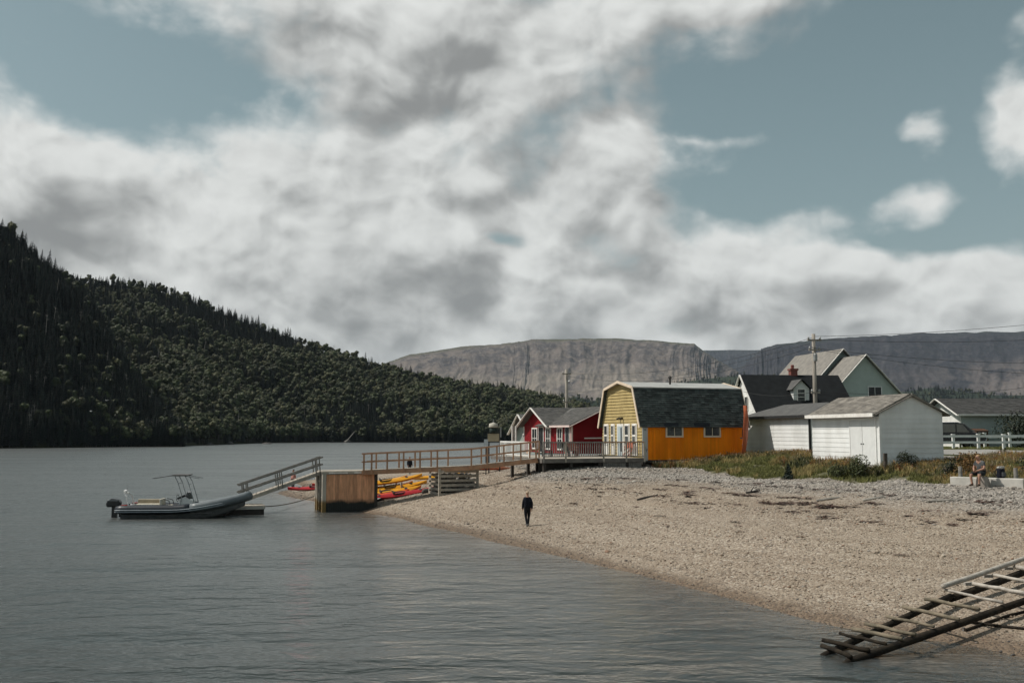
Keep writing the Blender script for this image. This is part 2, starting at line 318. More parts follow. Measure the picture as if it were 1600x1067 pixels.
near=(XX>-30)&(XX<70)&(YY>8)&(YY<180)
gm=(softmask(XX,YY,GRASS)&near).astype(float)
lawn=((YY>60)&(ZZ>3.2)).astype(float)*(~((XX>8)&(XX<16)&(YY<68)))
# strand lines of dried weed follow the height contours of the upper beach
wr=np.zeros_like(ZZ)
for zc,wd in ((1.62,.05),(1.82,.07),(2.02,.05),(2.25,.04)):
    zz=ZZ+(fbm2(XX*.5,YY*.5,3,31)-.5)*.22; wr=np.maximum(wr,np.clip(1-abs(zz-zc)/wd,0,1)*(fbm2(XX*.9,YY*.9,3,41)>.45))
wr*=(YY<62)&(XX>-2)
def ground_mat():
    m=bpy.data.materials.new('shingle_beach');m.use_nodes=True;nt=m.node_tree;b=nt.nodes['Principled BSDF'];b.inputs['Roughness'].default_value=.85;b.inputs['Specular IOR Level'].default_value=.25
    tc=nt.nodes.new('ShaderNodeTexCoord');P=tc.outputs['Object'];sp=nt.nodes.new('ShaderNodeSeparateXYZ');nt.links.new(P,sp.inputs[0]);z=sp.outputs[2]
    def vor(s):
        v=nt.nodes.new('ShaderNodeTexVoronoi');v.inputs['Scale'].default_value=s;nt.links.new(P,v.inputs['Vector']);return v
    def attr(n):
        a=nt.nodes.new('ShaderNodeAttribute');a.attribute_name=n;return a.outputs['Fac']
    v1=vor(13.);v2=vor(27.);s1=nt.nodes.new('ShaderNodeSeparateColor');nt.links.new(v1.outputs['Color'],s1.inputs[0]);s2=nt.nodes.new('ShaderNodeSeparateColor');nt.links.new(v2.outputs['Color'],s2.inputs[0])
    cr=nt.nodes.new('ShaderNodeValToRGB');nt.links.new(s1.outputs[0],cr.inputs[0]);e=cr.color_ramp;e.elements[0].color=(.085,.072,.06,1);e.elements[1].color=(.50,.45,.375,1)
    for p,c in ((.2,(.215,.165,.118)),(.5,(.30,.240,.18)),(.8,(.385,.32,.245))): e.elements.new(p).color=(*c,1)
    c=nmix(nt,nmap(nt,s2.outputs[1],0,1,0,.5,False),cr.outputs[0],nmix(nt,s2.outputs[0],(.13,.105,.083),(.45,.395,.33)))
    big=noise3(nt,P,.22,4,.6).outputs[0];c=nmix(nt,nmap(nt,big,.4,.62,0,.35),c,(.33,.272,.205))
    up=nmap(nt,nmath(nt,'ADD',z,nmath(nt,'MULTIPLY',noise3(nt,P,.5,3,.6).outputs[0],.5)),2.0,2.7)   # grey cobble of the storm berm
    gcol=nmix(nt,s1.outputs[1],(.10,.093,.083),(.43,.395,.35));c=nmix(nt,up,c,gcol)
    mb_=nt.nodes.new('ShaderNodeMapping');mb_.inputs['Scale'].default_value=(.06,.06,5.);nt.links.new(P,mb_.inputs[0]);c=nmix(nt,nmap(nt,noise3(nt,mb_.outputs[0],1.,4,.6).outputs[0],.4,.62,0,.32),c,(.17,.125,.085))
    wet=nmap(nt,nmath(nt,'MULTIPLY_ADD',noise3(nt,P,1.2,3,.6).outputs[0],.20,z),.14,.32,1,0);c=nmix(nt,nmath(nt,'MULTIPLY',wet,.85),c,nmix(nt,s1.outputs[2],(.07,.05,.035),(.21,.15,.10)))
    wk=nmath(nt,'MULTIPLY',attr('wrack'),nmap(nt,noise3(nt,P,3.5,4,.7).outputs[0],.42,.6));c=nmix(nt,nmath(nt,'MULTIPLY',wk,.85),c,(.075,.038,.028))
    gr=noise3(nt,P,1.5,5,.65).outputs[0];c=nmix(nt,nmath(nt,'MULTIPLY',attr('grass'),.9),c,nmix(nt,nmap(nt,gr,.35,.65),(.055,.06,.022),(.13,.12,.05)))
    c=nmix(nt,attr('lawn'),c,nmix(nt,nmap(nt,gr,.35,.65),(.05,.065,.02),(.09,.10,.035)))
    nt.links.new(c,b.inputs['Base Color'])
    hgt=nmath(nt,'ADD',nmath(nt,'MULTIPLY',v1.outputs['Distance'],-.8),nmath(nt,'MULTIPLY',v2.outputs['Distance'],-.35))
    bp=nt.nodes.new('ShaderNodeBump');bp.inputs['Distance'].default_value=.055;bp.inputs['Strength'].default_value=.9;nt.links.new(hgt,bp.inputs['Height']);nt.links.new(bp.outputs[0],b.inputs['Normal'])
    return m
gnd=grid_mesh('beach_ground',np.stack([XX,YY,ZZ],-1),ground_mat(),True,{'grass':gm,'lawn':lawn,'wrack':wr});gnd['kind']='structure';gnd['label']='tan pebble beach rising to grey cobbles and village ground'
# ================= water
def water_mat():
    m=bpy.data.materials.new('sea_water');m.use_nodes=True;nt=m.node_tree;nt.nodes.clear();tc=nt.nodes.new('ShaderNodeTexCoord');P=tc.outputs['Object']
    def mp(sx,sy,rot):
        k=nt.nodes.new('ShaderNodeMapping');k.inputs['Scale'].default_value=(sx,sy,1);k.inputs['Rotation'].default_value=(0,0,rot);nt.links.new(P,k.inputs[0]);return k.outputs[0]
    a=noise3(nt,mp(.8,1.6,R(14)),.85,3,.5,.5).outputs[0];b=noise3(nt,mp(1,1.5,R(-20)),2.6,2,.5,.4).outputs[0];c=noise3(nt,mp(.35,1.0,R(8)),.35,2,.5).outputs[0]
    swell=noise3(nt,mp(.25,1.0,R(9)),.10,3,.55,.5).outputs[0];calm=nmap(nt,swell,.36,.64,.6,1.15)
    fine=noise3(nt,mp(1,1.7,R(25)),9,2,.5).outputs[0];h=nmath(nt,'MULTIPLY_ADD',a,1.6,nmath(nt,'MULTIPLY_ADD',b,.38,nmath(nt,'MULTIPLY_ADD',fine,.05,nmath(nt,'MULTIPLY',c,1.9))));h=nmath(nt,'MULTIPLY',h,calm)
    bp=nt.nodes.new('ShaderNodeBump');bp.inputs['Strength'].default_value=1;bp.inputs['Distance'].default_value=.095;nt.links.new(h,bp.inputs['Height'])
    at=nt.nodes.new('ShaderNodeAttribute');at.attribute_name='depth';turb=nmath(nt,'SUBTRACT',1.0,nmath(nt,'EXPONENT',nmath(nt,'MULTIPLY',at.outputs['Fac'],-1.9)))
    df=nt.nodes.new('ShaderNodeBsdfDiffuse');df.inputs[0].default_value=(.020,.025,.022,1);tr=nt.nodes.new('ShaderNodeBsdfTransparent');tr.inputs[0].default_value=(.80,.76,.68,1)
    body=nt.nodes.new('ShaderNodeMixShader');nt.links.new(turb,body.inputs[0]);nt.links.new(tr.outputs[0],body.inputs[1]);nt.links.new(df.outputs[0],body.inputs[2])
    gl=nt.nodes.new('ShaderNodeBsdfGlossy');gl.inputs['Roughness'].default_value=.33;gl.inputs[0].default_value=(.94,.96,.95,1);nt.links.new(bp.outputs[0],gl.inputs['Normal'])
    fr=nt.nodes.new('ShaderNodeFresnel');fr.inputs[0].default_value=1.333;nt.links.new(bp.outputs[0],fr.inputs['Normal'])
    g2=nt.nodes.new('ShaderNodeBsdfGlossy');g2.inputs['Roughness'].default_value=.04;g2.inputs[0].default_value=(.94,.96,.95,1);nt.links.new(bp.outputs[0],g2.inputs['Normal']);gm2=nt.nodes.new('ShaderNodeMixShader');gm2.inputs[0].default_value=.5;nt.links.new(gl.outputs[0],gm2.inputs[1]);nt.links.new(g2.outputs[0],gm2.inputs[2]);ms=nt.nodes.new('ShaderNodeMixShader');nt.links.new(fr.outputs[0],ms.inputs[0]);nt.links.new(body.outputs[0],ms.inputs[1]);nt.links.new(gm2.outputs[0],ms.inputs[2])
    o=nt.nodes.new('ShaderNodeOutputMaterial');nt.links.new(ms.outputs[0],o.inputs[0]);return m
wx=axis(-28,30,.5,-9000,9000);wy=axis(14,132,.5,-3000,12000);WX,WY=np.meshgrid(wx,wy,indexing='ij');WZ=ground(WX,WY)
sea=grid_mesh('sea',np.stack([WX,WY,WX*0],-1),water_mat(),True,{'depth':np.clip(-WZ,0,8)});sea['kind']='structure';sea['label']='calm grey green bay water with fine ripples'
# ================= hills, forest, mountains
def pin(pts,n):
    p=np.array(pts,float);t=np.r_[0,np.cumsum(np.sqrt(((p[1:]-p[:-1])**2).sum(1)))];u=np.linspace(0,t[-1],n)
    idx=np.linspace(0,len(p)-1,n)
    return np.stack([np.interp(idx,np.arange(len(p)),p[:,i]) for i in range(3)],-1)
def loft(base,crest,n,k,prof,back=140,backz=-25,kb=8,amp=6,scale=45,seed=3,gul=0,gscale=60):
    B=pin(base,n);C=pin(crest,n);s=np.linspace(0,1,k);V=np.zeros((n,k+kb,3))
    pz=prof(s)
    for i in range(3): V[:,:k,i]=B[:,None,i]*(1-s)+C[:,None,i]*s
    V[:,:k,2]=B[:,None,2]+(C[:,None,2]-B[:,None,2])*pz
    out=(C-B);out[:,2]=0;out/=np.linalg.norm(out,axis=1)[:,None]+1e-9
    for j in range(kb):
        q=(j+1)/kb;V[:,k+j]=C+out*back*q;V[:,k+j,2]=C[:,2]+(backz-0*C[:,2])*q*q*1.0-C[:,2]*.6*q*q
    X=V[...,0];Y=V[...,1];env=np.clip(np.r_[np.sin(np.clip(s,0,1)*pi)**.6,np.ones(kb)*.4],0,1)[None,:]
    d=(fbm2(X/scale,Y/scale,4,seed)-.5)*2*amp*env;V[...,2]+=d
    if gul:
        tt=np.linspace(0,1,n)[:,None]*np.ones((1,k+kb));L=np.sqrt(((C[-1]-C[0])**2).sum());w=fbm2(X/300,Y/300,3,seed+9)*1.4
        g=fbm2(tt*L/gscale+w,np.r_[s,np.ones(kb)][None,:]*2.6+0*tt,6,seed+5,.6,True)-.6
        V[...,:2]-=(out[:,None,:2]*(g*gul)[...,None]*env[...,None]*1.0);V[...,2]+=g*gul*.28*env
    return V
def pts_on(V,n,k0=0,k1=None,dens=None):
    k1=k1 or V.shape[1]-1;i=rng.random(n)*(V.shape[0]-1.001);j=k0+rng.random(n)*(k1-k0-.001);a=i.astype(int);b=j.astype(int);fa=(i-a)[:,None];fb=(j-b)[:,None]
    return (V[a,b]*(1-fa)+V[a+1,b]*fa)*(1-fb)+(V[a,b+1]*(1-fa)+V[a+1,b+1]*fa)*fb
def ico(sub=1):
    t=(1+5**.5)/2;v=[(-1,t,0),(1,t,0),(-1,-t,0),(1,-t,0),(0,-1,t),(0,1,t),(0,-1,-t),(0,1,-t),(t,0,-1),(t,0,1),(-t,0,-1),(-t,0,1)]
    f=[(0,11,5),(0,5,1),(0,1,7),(0,7,10),(0,10,11),(1,5,9),(5,11,4),(11,10,2),(10,7,6),(7,1,8),(3,9,4),(3,4,2),(3,2,6),(3,6,8),(3,8,9),(4,9,5),(2,4,11),(6,2,10),(8,6,7),(9,8,1)]
    v=[Vector(p).normalized() for p in v]
    for _ in range(sub):
        c={};nf=[]
        def mid(a,b):
            k=(min(a,b),max(a,b))
            if k not in c: c[k]=len(v);v.append(((v[a]+v[b])/2).normalized())
            return c[k]
        for a,b,d in f: x,y,z=mid(a,b),mid(b,d),mid(d,a);nf+=[(a,x,z),(b,y,x),(d,z,y),(x,y,z)]
        f=nf
    return v,f
def leafquad(mb,c,s,nrm=None):
    n=Vector((random.gauss(0,1),random.gauss(0,1),random.gauss(0,1)+.3)).normalized()
    if nrm is not None: n=(n*.8+Vector(nrm)).normalized()
    a=n.orthogonal().normalized();b=n.cross(a);t=random.random()*6.28;u=a*cos(t)+b*sin(t);w=n.cross(u);c=Vector(c)
    l=s*random.uniform(.6,1.2);q=s*random.uniform(.35,.7)
    mb.add([c-u*l,c-w*q+n*.1*l,c+u*l,c+w*q+n*.1*l],[(0,1,2,3)])
def crown_round(mb,h,r,n,ls,lobes=6,base=.35,core=False):
    L=[]
    for i in range(lobes):
        a=random.random()*6.28;rr=r*random.uniform(.25,.6);L.append((Vector((cos(a)*rr,sin(a)*rr,h*random.uniform(base+.12,.88))),r*random.uniform(.38,.6)))
    L.append((Vector((0,0,h*.72)),r*.7))
    if core:
        v,f=ico(1)
        for c,q in L: mb.add([c+p*(q*.86*random.uniform(.85,1.1)) for p in v],f)
    for i in range(n):
        c,q=random.choice(L);d=Vector((random.gauss(0,1),random.gauss(0,1),random.gauss(0,1))).normalized()
        leafquad(mb,c+d*q*random.uniform(.80,1.08),ls,d*1.2)
def conifer_crown(mb,h,r,tiers,per,base=.1):
    for i in range(tiers):
        f=i/(tiers-1);z=h*(base+(1-base)*f*.97);rr=r*(1-f)**.85+.06*r
        for k in range(per):
            a=6.28*(k+random.random()*.8)/per+i;l=rr*random.uniform(.7,1.15);dz=-l*random.uniform(.2,.45);d=Vector((cos(a),sin(a),0));t=Vector((-sin(a),cos(a),0));w=l*random.uniform(.28,.45)
            p=Vector((0,0,z));mb.add([p,p+d*l*.6+t*w+Vector((0,0,dz*.5)),p+d*l+Vector((0,0,dz)),p+d*l*.6-t*w+Vector((0,0,dz*.5-.04*h))],[(0,1,2,3)])
def trunk_into(mb,h,r): mb.tube([(0,0,-.8),(random.uniform(-.1,.1)*h*.1,0,h*.5),(0,0,h*.92)],[r,r*.7,r*.15],5)
def foliage(name,c1,c2,inst=.35):
    m=mat(name,c1,c2,scale=.9,rough=.65,inst=inst,spec=.25,detail=3);return m
bark=mat('bark',(.10,.085,.07),(.05,.042,.035),scale=6)
birch_leaf=foliage('birch_leaf',(.056,.066,.027),(.030,.039,.017),.5);olive_leaf=foliage('olive_leaf',(.092,.09,.043),(.05,.054,.025),.45);spruce_leaf=foliage('spruce_leaf',(.015,.025,.017),(.008,.014,.011),.4)
protos=[]
for k in range(3):
    mb=MB();trunk_into(mb,6.5,.13);nt_=len(mb.f);crown_round(mb,7.2,random.uniform(1.7,2.2),300,.34,9,.22,True);protos.append(proto('broadleaf_tree',mb,[bark,(birch_leaf,olive_leaf,birch_leaf)[k]],[0]*nt_+[1]*(len(mb.f)-nt_)))
for k in range(3):
    mb=MB();h=7.2+.9*k;trunk_into(mb,h,.14);nt_=len(mb.f);conifer_crown(mb,h,(1.6,1.3,1.8)[k],14,8);protos.append(proto('spruce_tree',mb,[bark,spruce_leaf],[0]*nt_+[1]*(len(mb.f)-nt_)))
mb=MB();mb.tube([(0,0,-.5),(.1,0,4),(0,.1,8.5)],[.12,.08,.03],5)
for k in range(7): a=random.random()*6.28;z=random.uniform(2.5,7.5);mb.tube([(0,0,z),(cos(a)*.9,sin(a)*.9,z+.4)],[.04,.015],4)
protos.append(proto('dead_tree',mb,[mat('dead_wood',(.30,.28,.25),(.2,.19,.17))]))
soil=mat('forest_floor',(.030,.032,.016),(.018,.02,.011),scale=.05,rough=.95,spec=.1)
A_cr=[(-362,520,162),(-295,490,133),(-240,460,99),(-214,445,83),(-185,425,65),(-169,405,49),(-153,385,33),(-139,370,20),(-126,359,8),(-115,353,.5)]
A_sh=[(-180,266,-.5),(-171,291,-.5),(-158,308,-.5),(-149,314,-.5),(-140,327,-.5),(-138,334,-.5),(-134,336,-.5),(-129,339,-.5),(-123,342,-.5),(-114,345,-.5)]
B_cr=[(-420,735,118),(-355,720,116),(-308,710,112),(-259,700,107),(-223,690,95),(-176,680,77),(-130,670,59),(-85,660,45),(-42,650,36),(0,640,29),(28,620,22),(50,600,15),(75,580,3)]
B_sh=[(-260,375,-.5),(-205,360,-.5),(-165,360,-.5),(-130,362,-.5),(-118,380,-.5),(-116,454,-.5),(-94,491,-.5),(-62,485,-.5),(-30,476,-.5),(0,507,-.5),(23,523,-.5),(44,523,-.5),(80,523,-.5)]
VA=loft(A_sh,A_cr,150,70,lambda s:.05*s**.3+.95*s**.85,120,-20,8,7,40,3,9,55)
VB=loft(B_sh,B_cr,220,80,lambda s:.05*s**.3+.95*s**1.1,160,-25,8,7,60,13,14,80)
for V,nm in ((VA,'near_hill'),(VB,'far_shore_hill')):
    o=grid_mesh(nm,V,soil);o['kind']='structure';o['label']='steep forested hill falling to the bay' if nm=='near_hill' else 'long forested ridge beyond the water sloping to the right'
def forest(name,V,n,label,k1,sc=(.7,1.25),conif=.45,bias=None):
    nb=int(n*.13);P=np.concatenate([pts_on(V,n-nb,1,k1),pts_on(V,nb,0,5)]);P[n-nb:,2]=np.maximum(P[n-nb:,2],.9);d=fbm2(P[:,0]/38,P[:,1]/38,3,77);ix=np.where(rng.random(n)<np.clip(conif+(d-.5)*2.6+(bias(P) if bias else 0),0.04,.97),rng.integers(3,6,n),rng.integers(0,3,n));ix=np.where(rng.random(n)<.012,6,ix)
    s=rng.uniform(sc[0],sc[1],n)*np.where(rng.random(n)<.06,1.3,1);P[:,2]-=.3;keep=P[:,2]>.6
    scv=np.stack([s*rng.uniform(.85,1.2,n),s*rng.uniform(.85,1.2,n),s],-1)
    return scatter(name,P[keep],rng.random(n)[keep]*6.28,scv[keep],ix[keep],protos,label,'forest',rng.normal(0,.05,(n,2))[keep])
def shore_trees(V,n): return pts_on(V,n,0,3)
forest('near_hill_forest',VA,8200,'dark mixed forest covering the steep hill at the water',72,(.5,1.0),.62,lambda P:np.clip((P[:,0]+238)/40,0,1)*.9)  # cloud shadow on the right half drawn by massing dark spruce there
forest('ridge_forest',VB,17000,'mixed spruce and birch forest on the long ridge across the bay',82,(.5,1.05),.52,lambda P:-.6*np.clip((560-P[:,1])/120,0,1)*np.clip((-40-P[:,0])/60,0,1)+.05*np.clip((P[:,1]-560)/60,0,1))  # sunlit strip on the lower left drawn with paler broadleaf trees
# low wooded hills far behind the village
for nm,cr,by,lab,cnt in (('low_hill',[(-60,1300,12),(-33,1300,30),(0,1300,45),(33,1300,53),(67,1300,48),(100,1300,30),(133,1300,18),(170,1300,8)],1120,'low dark wooded hill past the ridge end',900),
 ('low_hill',[(40,1900,40),(73,1900,55),(122,1900,72),(152,1900,64),(195,1900,70),(244,1900,55),(300,1900,30)],1650,'faint wooded knoll behind the utility pole over the red roof',700),
 ('low_hill',[(200,2300,60),(266,2300,90),(355,2300,112),(444,2300,127),(540,2300,137),(607,2300,131),(695,2300,107),(782,2300,70),(900,2300,30)],1800,'dark blue wooded hill behind the gambrel roof',2200),
 ('low_hill',[(600,2100,30),(728,2100,64),(810,2100,87),(891,2100,99),(945,2100,90),(1025,2100,82),(1106,2100,82),(1215,2100,98),(1400,2100,120)],1600,'green wooded slope behind the bungalow and fence',2200)):
    V=loft([(x*by/y,by,0) for x,y,z in cr],cr,90,34,lambda s:s**1.1,300,-30,6,9,120,int(by),14,120)
    o=grid_mesh(nm,V,mat('far_wood',(.030,.040,.026),(.018,.026,.018),scale=.03,rough=.95,spec=.1));o['kind']='structure';o['label']=lab
    forest('distant_forest',V,cnt,'far trees on the '+lab,36,(1.0,1.5),.75)
def rock_mat(name,a,b,c,veg,scree):
    m=bpy.data.materials.new(name);m.use_nodes=True;nt=m.node_tree;bs=nt.nodes['Principled BSDF'];bs.inputs['Roughness'].default_value=.95;bs.inputs['Specular IOR Level'].default_value=.1
    tc=nt.nodes.new('ShaderNodeTexCoord');P=tc.outputs['Object'];k=nt.nodes.new('ShaderNodeMapping');k.inputs['Scale'].default_value=(1,1,.25);nt.links.new(P,k.inputs[0])
    n1=noise3(nt,k.outputs[0],.016,9,.7,.8).outputs[0];n2=noise3(nt,P,.0035,5,.6).outputs[0];n3=noise3(nt,k.outputs[0],.05,5,.7).outputs[0]
    col=nmix(nt,nmap(nt,n1,.38,.62),a,b);col=nmix(nt,nmap(nt,n3,.5,.66,0,.55),col,c)
    a2=nt.nodes.new('ShaderNodeAttribute');a2.attribute_name='scree';col=nmix(nt,nmath(nt,'MULTIPLY',a2.outputs['Fac'],nmap(nt,noise3(nt,P,.006,6,.65,.5).outputs[0],.38,.54,0,.9)),col,scree);at=nt.nodes.new('ShaderNodeAttribute');at.attribute_name='veg';col=nmix(nt,nmath(nt,'MULTIPLY',at.outputs['Fac'],nmap(nt,n2,.35,.6,.35,1)),col,veg);nt.links.new(col,bs.inputs['Base Color'])
    bp=nt.nodes.new('ShaderNodeBump');bp.inputs['Distance'].default_value=18;bp.inputs['Strength'].default_value=.9;nt.links.new(n1,bp.inputs['Height']);nt.links.new(bp.outputs[0],bs.inputs['Normal']);return m
rm=rock_mat('mountain_rock',(.165,.138,.120),(.070,.064,.066),(.23,.205,.185),(.075,.078,.040),(.26,.225,.185));rm2=rock_mat('cloud_shaded_rock',(.040,.040,.047),(.024,.025,.033),(.085,.077,.077),(.028,.035,.029),(.24,.20,.175))  # second rock is darker and bluer: cloud shadow put into its colour
def tableprof(s): return np.interp(s,[0,.25,.5,.7,.84,.93,1],[0,.16,.42,.68,.91,.985,1])
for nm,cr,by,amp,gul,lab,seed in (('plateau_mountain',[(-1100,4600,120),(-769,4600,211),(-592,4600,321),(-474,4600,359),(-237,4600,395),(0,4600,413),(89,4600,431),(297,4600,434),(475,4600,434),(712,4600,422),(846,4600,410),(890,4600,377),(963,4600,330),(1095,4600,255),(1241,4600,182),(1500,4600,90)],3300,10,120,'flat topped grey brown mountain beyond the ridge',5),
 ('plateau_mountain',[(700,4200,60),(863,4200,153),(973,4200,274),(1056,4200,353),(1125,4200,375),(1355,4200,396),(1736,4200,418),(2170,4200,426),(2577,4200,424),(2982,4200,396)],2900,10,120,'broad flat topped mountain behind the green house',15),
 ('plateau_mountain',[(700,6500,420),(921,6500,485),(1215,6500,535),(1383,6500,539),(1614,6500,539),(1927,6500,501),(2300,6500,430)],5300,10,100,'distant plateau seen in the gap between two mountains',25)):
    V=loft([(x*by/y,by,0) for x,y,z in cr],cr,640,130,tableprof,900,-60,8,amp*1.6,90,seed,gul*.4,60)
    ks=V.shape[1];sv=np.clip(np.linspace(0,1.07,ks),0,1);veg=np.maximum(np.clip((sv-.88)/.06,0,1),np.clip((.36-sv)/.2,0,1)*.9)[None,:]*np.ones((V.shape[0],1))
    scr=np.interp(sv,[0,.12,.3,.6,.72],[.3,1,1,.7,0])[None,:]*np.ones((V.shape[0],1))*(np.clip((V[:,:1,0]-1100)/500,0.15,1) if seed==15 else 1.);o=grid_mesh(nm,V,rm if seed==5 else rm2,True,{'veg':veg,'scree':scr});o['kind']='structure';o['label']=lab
# boulders and a pale drift log at the foot of the far shore
def boulder(name,lab,loc,s,m,group=None,seed=1,cat='rock'):
    v,f=ico(2);random.seed(seed);o=Vector((random.random()*9,random.random()*9,random.random()*9));V=[]
    from mathutils import noise as mn
    for p in v: q=p*(1+.35*mn.noise(p*1.3+o)+.12*mn.noise(p*3+o));V.append((q.x*s[0],q.y*s[1],q.z*s[2]))
    b=MB().add(V,f).build(name,m,None,smooth=False);b.location=loc;tag(b,lab,cat,group);return b
shore_rock=mat('shore_rock',(.11,.10,.09),(.05,.047,.044),scale=1.2,rough=.9,bump=.6,bscale=8)
for i,(x,y,sx,sz,lab) in enumerate(((-123,371,3,1.5,'grey boulder at the foot of the near hill spur'),(-116,384,2.6,1.2,'pale boulder at the far waterline right of the hill spur'),(-114,405,2.3,1.7,'dark rock standing off the far shore, taller of the pair'),(-104,425,3.4,.8,'low flat dark rock awash off the far shore'),(-129,366,2.5,1.9,'dark rough boulder below the shaded hillside'),(-80,486,2.8,1.8,'dark rock at the far waterline behind the gangway'))):
    boulder('shore_boulder',lab,(x,y,.1),(sx*.6,1.5,sz*.6),shore_rock,'boulders on the far shore',20+i)
lg=MB().tube([(-79.5,478,.3),(-77.5,478.5,2.6),(-75.5,479,5.2)],[.25,.2,.1],7).build('drift_log',mat('pale_wood',(.34,.32,.28),(.22,.205,.18)));tag(lg,'pale dead trunk leaning at the far shore behind the pier','log')
# ================= buildings (local frame: x along the ridge, y into the depth)
X_,Y_,Z_=Vector((1,0,0)),Vector((0,1,0)),Vector((0,0,1));NX,NY=-X_,-Y_
white=mat('white_paint',(.80,.80,.77),(.70,.70,.67),scale=1.5,rough=.6,bump=.15,bscale=40);trimw=mat('trim_white',(.80,.78,.73),(.68,.65,.60),scale=3,rough=.6)
glass=mat('window_glass',(.018,.022,.024),(.03,.034,.036),scale=2,rough=.12,spec=.35);curtain=mat('curtained_glass',(.10,.105,.10),(.035,.04,.04),scale=2.5,rough=.2,spec=.35)
dark=mat('dark_void',(.012,.012,.012),(.02,.018,.016));conc=mat('concrete',(.36,.35,.32),(.26,.25,.23),scale=2.5,rough=.9,bump=.4)
def tri(p): return p
# ---- yellow and orange gambrel house
U20=R(20)
gh=thing('gambrel_house','orange and yellow gambrel house with dark green shingle roof beside the deck','house',(8.48,65,3.2),U20)
L,Wd,ev,bz,bi,pk=7.8,6.0,2.42,4.72,.85,5.14
prof=[(0,0),(Wd,0),(Wd,ev),(Wd-bi,bz),(Wd/2,pk),(bi,bz),(0,ev)]
orange=mat('orange_paint',(.92,.275,.008),(.78,.21,.006),scale=1.2,rough=.7,spec=.12,island=.10,stretch=(1,1,.4));yellow=mat('yellow_paint',(.43,.335,.15),(.36,.275,.12),scale=1.5,rough=.7,spec=.2)
MB().prism([(0.02,y,z) for y,z in prof],(L-.04,0,0)).build('wall',mat('wall_core',(.45,.35,.17)),gh)
clap(gh,[(s,z) for s,z in prof],(0,0,0),Y_,NX,yellow,.205,.055)
battens(gh,.36,L,0,ev,(0,0,0),X_,NY,orange,.15)
pan=MB().box(-.01,.35,-.06,0,-.05,ev).build('corner_panel',mat('pale_grey_paint',(.45,.47,.47),(.38,.40,.40)),gh)
mk=mat('sign_ink',(.02,.025,.03))
for z0,sh in ((2.12,'A'),(1.9,'o'),(.62,'T'),(.58,'y')):
    b=MB();x0=.12 if sh in 'AoT' else .20
    if sh=='A': b.beam((x0,-.066,z0),(x0+.05,-.066,z0+.12),.012,.02,(0,1,0)).beam((x0+.1,-.0665,z0),(x0+.05,-.0665,z0+.12),.012,.02,(0,1,0))
    elif sh=='o': b.box(x0,x0+.1,-.066,-.061,z0,z0+.03).box(x0,x0+.1,-.066,-.061,z0+.06,z0+.09)
    elif sh=='T': b.box(x0-.06,x0+.06,-.066,-.061,z0+.2,z0+.24).box(x0-.02,x0+.02,-.066,-.061,z0,z0+.2)
    else: b.beam((x0,-.066,z0+.16),(x0+.06,-.066,z0+.04),.012,.03,(0,1,0)).beam((x0+.12,-.0665,z0+.16),(x0+.03,-.0665,z0-.06),.012,.03,(0,1,0))
    b.build('painted_mark',mk,pan)
roofg=mat('green_shingle',(.052,.062,.058),(.028,.036,.034),scale=2,rough=.9,island=.5,bump=.3,bscale=60);roofl=mat('pale_roofing',(.40,.40,.38),(.33,.33,.315),scale=1.5,rough=.6)
oh=.28
def slab(y0,z0,y1,z1,x0,x1,t=.09):
    d=Vector((0,y1-y0,z1-z0)).normalized();n=X_.cross(d);n=n if n.z>0 else -n
    return MB().prism([(x0,y0,z0),(x0,y1,z1),Vector((x0,y1,z1))+n*t,Vector((x0,y0,z0))+n*t],(x1-x0,0,0))
lo=slab(-.14,ev-.32,bi,bz,-oh,L+.2);lo.build('roof',roofg,gh);slab(Wd+.14,ev-.32,Wd-bi,bz,-oh,L+.2).build('roof',roofg,gh)
dl=Vector((0,bi+.14,bz-ev+.32));shingles(gh,Vector((-oh,-.14,ev-.32))+X_.cross(dl.normalized())*.0+Vector((0,-.088,.03)),X_,dl,L+oh+.2,dl.length,roofg,.34,.155)
slab(bi-.12,bz-.02,Wd/2,pk,-oh,L+.2,.07).build('upper_roof',roofl,gh);slab(Wd-bi+.12,bz-.02,Wd/2,pk,-oh,L+.2,.07).build('upper_roof',roofl,gh)
rk=[(-.17,ev-.34),(bi-.03,bz+.02),(Wd/2,pk+.05),(Wd-bi+.03,bz+.02),(Wd+.17,ev-.34)]
rkm=mat('rake_trim',(.72,.60,.47),(.62,.50,.38))
for a,b in zip(rk[:-1],rk[1:]): MB().beam((-oh-.03,a[0],a[1]),(-oh-.03,b[0],b[1]),.05,.17,X_.cross(Vector((0,b[0]-a[0],b[1]-a[1])))).build('rake_board',rkm,gh)
for a,b in zip(rk[:-1],rk[1:]): MB().beam((L+.23,a[0],a[1]),(L+.23,b[0],b[1]),.05,.17,X_.cross(Vector((0,b[0]-a[0],b[1]-a[1])))).build('rake_board',rkm,gh)
for s0,s1 in ((4.96,5.70),(3.98,4.58),(1.68,2.48),(.66,1.38)):
    w=s1-s0-.30;pw=MB().box(-.075,-.03,s0,s1,.25,2.36).build('window_surround',trimw,gh)
    for z0,z1,gm_ in ((1.62,2.22,glass),(1.0,1.52,curtain)): window(gh,(-.078,s1-.15,z0),NY,NX,w,z1-z0,trimw,gm_,1,1,.05,.05)
dr=MB().box(-.07,-.03,2.62,3.62,.0,2.36).build('door_frame',trimw,gh);dd=MB().box(-.11,-.072,2.78,3.46,.05,2.2).build('door',mat('pale_blue_paint',(.42,.48,.50),(.36,.42,.44)),gh);MB().box(-.125,-.112,2.82,2.96,.5,2.1).build('pane',glass,dd);MB().tube([(-.11,3.38,1.05),(-.17,3.38,1.05),(-.17,3.28,1.05)],.018,6).build('handle',dark,dd)
